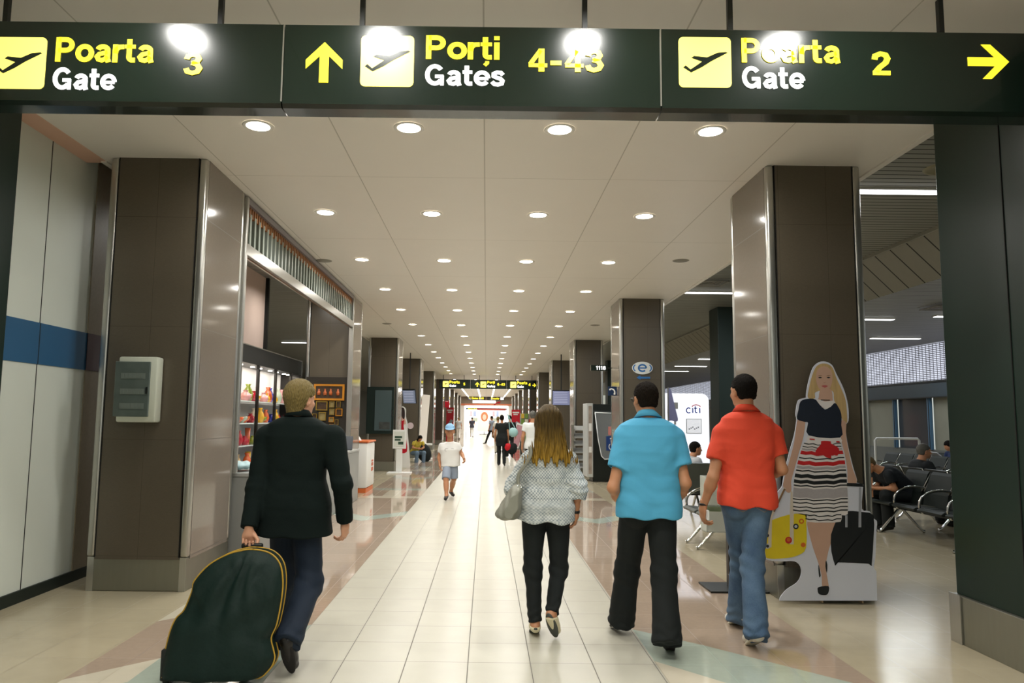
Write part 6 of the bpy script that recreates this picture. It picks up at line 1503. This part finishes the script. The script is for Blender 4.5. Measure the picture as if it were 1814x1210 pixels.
def walker(px, Y, H, lab, top, bottom, hairm, yaw=0., fem=False, skin=None, step=.25, hair='short', sleeve=.55, hem=-.08, skirt=None, res=.022, armL=None, armR=None, grp=None, headpx=None):
    X = at(px, 760, Y).x; s = H/1.8
    J = dict(knL=(-.09, step*.35 + .06, .50), anL=(-.09, step*.8, .10), knR=(.09, -step*.1, .50), anR=(.09, -step*1.1, .14))
    J = {k: tuple(x*s for x in v) for k, v in J.items()}
    J['toeL'] = tuple(np.array(J['anL']) + np.array((-.02, .19, -.06))*s); J['toeR'] = tuple(np.array(J['anR']) + np.array((.02, .17, -.10))*s)
    if armL: J.update(armL)
    if armR: J.update(armR)
    bt = dict(mat=bottom, ease=.012, r=(.10, .07, .06), wr=.002) if not skirt else dict(mat=bottom, ease=.02, kind='skirt', len=skirt, name='skirt', r=(.1, .07, .06))
    return person(lab, (X, Y, 0), yaw, H, fem, J, skin or SKIN_D, res, hair=dict(kind=hair, mat=hairm, len=.2, w=.10), shoes=dict(mat=BLKL, h=.0),
        top=dict(mat=top, ease=.018, arm=.016, sleeve=sleeve, hem=hem, flare=.01, wr=.002, res=res*.85), bottom=bt, group=grp)
GREYS = mat('pale_blue_shirt', '9aa6b8', .8)
rl, jl, sl_ = walker(889, 24.6, 1.74, 'person in short-sleeved black clothes carrying a pale teal handbag, seen from behind', BLKC, BLKC, BRUN2, fem=True, res=.015, step=.12, hem=-.25)
p = at(909, 766, 24.6); r = thing('teal_handbag', 'pale teal handbag on the arm of the person in black', 'bag', p)
def hb(P): return (ell(P, (0, 0, 0), (.17, .10, .16)) + .004*np.sin(P[:, 0]*40)).astype(F32)
grow('bag_body', hb, (-.25, -.2, -.25), (.25, .2, .25), .02, mat('pale_teal_leather', '9cc4c4', .5), r)
b = B(); tube(b, spline([(-.12, 0, .1), (-.16, 0, .45), (-.2, 0, .62)], 5), .014, 6); tube(b, spline([(.08, 0, .12), (-.08, 0, .4), (-.19, .02, .62)], 5), .014, 6); obj('strap', b, MATS['pale_teal_leather'], r)
p = at(904, 795, 24.5); r = thing('folded_jacket', 'red and black bundle of clothing hanging below the teal handbag', 'jacket', p)
def hb2(P): return (ell(P, (.06, 0, 0), (.17, .10, .21), rotm('Y', 25)) + .008*np.sin(P[:, 0]*35 + P[:, 2]*20)).astype(F32)
grow('dark_cloth', hb2, (-.3, -.2, -.3), (.35, .2, .3), .02, BLKC, r)
def hb3(P): return (ell(P, (-.08, -.03, .06), (.11, .09, .13)) + .008*np.sin(P[:, 0]*45 + P[:, 2]*30)).astype(F32)
grow('red_cloth', hb3, (-.3, -.2, -.2), (.1, .15, .3), .02, mat('scarlet_cloth', 'c01420', .7), r)
walker(938+6, 17.6, 1.80, 'person in a white shirt mostly hidden behind the long-haired walker', mat('white_shirt', 'dfe2e0', .7), BLKC, mat('grey_hair', '55534c', .6), res=.017)
walker(903, 30.0, 1.76, 'person in a black jacket ahead of the person in black clothes', BLKC, BLKC, BRUN2, sleeve=1.9, res=.022)
walker(882, 33.0, 1.72, 'fair-haired person in pale clothes half hidden by the person in black', mat('pale_cotton', 'c9c2b4', .8), mat('pale_cotton', 'c9c2b4', .8), BLONDE, fem=True, res=.025)
walker(871, 46.0, 1.80, 'person with a pale backpack shirt and dark trousers striding across far ahead', GREYS, BLKC, BRUN, yaw=.9, step=.5, res=.03)
walker(836, 62.0, 1.75, 'distant person in a dark top and white trousers', mat('slate_top', '3c3a44', .8), TEE, BRUN2, res=.035)
walker(911, 60.0, 1.70, 'distant person in red near the bright shop front', RED, BLKC, BRUN2, res=.04)
walker(812, 56.0, 1.72, 'distant person with a dark bag beside the far shop side pillars', mat('grey_top', '77726a', .8), TEE, BLONDE, res=.035)
walker(768, 47.0, 1.72, 'distant person standing beyond the red banner on the shop side', TEE, BLKC, BRUN, res=.035)
# printed woman poster in the end shop
r = thing('poster', 'white poster of an orange-haired face in the bright end shop', 'poster', (at(858, 750, 76).x, 76, 0))
b = B(); bx(b, -.75, .75, 0, .05, .3, 2.4); obj('board', b, mat('poster_white', 'f2ece4', .4, emit=.3), r)
b = B(); prism(b, [(.38*math.cos(a), -.01, 1.85 + .5*math.sin(a)) for a in [2*PI*i/18 for i in range(18)]], (0, .01, 0)); obj('printed_hair', b, mat('orange_hair_print', 'd8885a', .5), r)
b = B(); prism(b, [(.2*math.cos(a), -.02, 1.8 + .3*math.sin(a)) for a in [2*PI*i/18 for i in range(18)]], (0, .01, 0)); obj('printed_face', b, mat('face_print', 'f0d4c0', .5), r)
b = B(); bx(b, -.04, .04, -.02, .02, 0, .3); bx(b, -.5, .5, -.3, .3, 0, .04); obj('foot', b, BLACK, r)

# --- seated people
def seated(x, y, yaw, H, lab, bent=0., top=BLKC, bottom=BLKC, hairm=BRUN, sleeve=.55, arms=None, head=None, neck=None, pitch=0, hy=0, res=.012, shoes=None, hair='short', zs=0., fem=False, fat=1., skin=None, knee=.0):
    J = dict(pelvis=(0, -.02, .52), neck=neck or (0, .02 + bent*.42, 1.04 - bent*.16), head=head or (0, .06 + bent*.58, 1.19 - bent*.24),
        hipL=(-.09, .02, .50), hipR=(.09, .02, .50), knL=(-.14, .44, .52), knR=(.14, .44, .52), anL=(-.14, .42 + knee, .09), anR=(.14, .40 - knee, .09))
    J['toeL'] = tuple(np.array(J['anL']) + np.array((-.02, .18, -.055))); J['toeR'] = tuple(np.array(J['anR']) + np.array((.02, .18, -.055)))
    nk = np.array(J['neck']); J['shL'] = tuple(nk + np.array((-.185, .0, -.06))); J['shR'] = tuple(nk + np.array((.185, .0, -.06)))
    J['elL'] = (-.23, .12 + bent*.25, .78 - bent*.12); J['wrL'] = (-.10, .34 + bent*.12, .68); J['elR'] = (.23, .12 + bent*.25, .78 - bent*.12); J['wrR'] = (.10, .34 + bent*.12, .68)
    if arms: J.update(arms)
    return person(lab, (x, y, zs), yaw, H, fem, J, skin or SKIN_D, res, face=res < .014, face_res=.006, hair=dict(kind=hair, mat=hairm, len=.2, w=.1), shoes=shoes or dict(mat=BLKL, h=.02), head_pitch=pitch, head_yaw=hy, fat=fat,
        top=dict(mat=top, ease=.018, sit=True, arm=.02, sleeve=sleeve, hem=-.06, wr=.004, res=res*.9, waist=.01), bottom=dict(mat=bottom, ease=.02, r=(.105, .085, .08), seated=True, over=.02, waist=.05))
rA, jA, sA = seated(6.36, 10.9, PI/2, 1.82, 'person in a black t-shirt bent forward over a phone on the nearest seat row', bent=.95, pitch=-48, hairm=mat('sandy_crop', '5e4c2c', .6), top=mat('black_tee', '10161a', .8), arms=dict(wrL=(-.04, .56, .62), wrR=(.06, .56, .62), elL=(-.20, .34, .62), elR=(.20, .34, .62)), fat=1.05)
b = B(); box(b, (0, .64, .60), (.07, .13, .012), Matrix.Rotation(.4, 3, 'X'), .004); o = obj('phone', b, BLACK); M_ = Matrix.Translation((6.36, 10.9, 0)) @ Matrix.Rotation(PI/2, 4, 'Z'); o.matrix_world = M_; tag(o, 'black phone held in both hands by the bent seated person', 'phone')
rB, jB, sB = seated(6.84, 11.5, -PI/2, 1.78, 'grey-haired person with glasses and dark jacket sitting in profile', bent=.1, hairm=mat('grey_hair', '55534c', .6), top=mat('dark_jacket', '14191c', .8), bottom=BLKC, sleeve=1.9, zs=-.02)
glasses(rB, jB, sB, 0, CHROME); eyes(rB, jB, sB)
rC, jC, sC = seated(10.55, 16.1, PI/2, 1.65, 'person in a dark cap reading a newspaper by the window wall', bent=.35, pitch=-25, fem=True, hairm=BRUN2, hair='long', top=mat('blue_jacket', '26345c', .8), sleeve=1.9, res=.016)
b = B(); box(b, (0, .55, .86), (.5, .02, .34), Matrix.Rotation(-.9, 3, 'X'), .002); o = obj('newspaper', b, mat('newsprint', 'b8bac0', .7, noise=.2, nscale=30)); o.matrix_world = Matrix.Translation((10.55, 16.1, 0)) @ Matrix.Rotation(PI/2, 4, 'Z'); tag(o, 'open newspaper held by the person in the dark cap', 'newspaper')
rD, jD, sD = seated(3.40, 12.3, -PI/2 + .2, 1.78, 'dark-haired person in a white top with a navy jacket sitting by the bank machine', bent=.2, hairm=BRUN2, top=mat('offwhite_top', 'b9bcc0', .8, noise=.1, nscale=10), bottom=mat('grey_trousers', '6a6c70', .8), sleeve=1.6, zs=-.03)
p = Vector((3.92, 12.15, .86)); r = thing('navy_jacket', 'navy blue jacket held up by the person sitting by the bank machine', 'jacket', p)
def hj(P): return (ell(P, (0, 0, 0), (.20, .12, .12), rotm('Y', -15)) + .010*np.sin(P[:, 0]*30 + P[:, 2]*25)).astype(F32)
grow('folded_cloth', hj, (-.3, -.2, -.25), (.3, .2, .25), .014, mat('navy_cloth', '1f2f50', .8), r)
# child crouching against the fourth shop side pillar
pE = at(733, 817, 26.2)
rE, jE, sE = seated(pE.x, 26.4, PI + .6, 1.5, 'person in a yellow patterned top crouching by the fourth shop side pillar', bent=.6, pitch=-40, hairm=BRUN2, hair='long', top=mat('yellow_top', 'b8a43c', .8, noise=.5, nscale=14), bottom=mat('faded_denim', '5a6e80', .8), res=.018, zs=-.18, fem=True)
r = thing('black_backpack', 'black backpack leaning behind the crouching person', 'bag', (pE.x + .32, 26.7, 0))
def hk(P): return smax(ell(P, (0, 0, .32), (.26, .18, .36), rotm('Y', -20)), -P[:, 2], .02).astype(F32)
grow('bag_body', hk, (-.4, -.3, -.03), (.4, .3, .75), .02, BLKC, r)
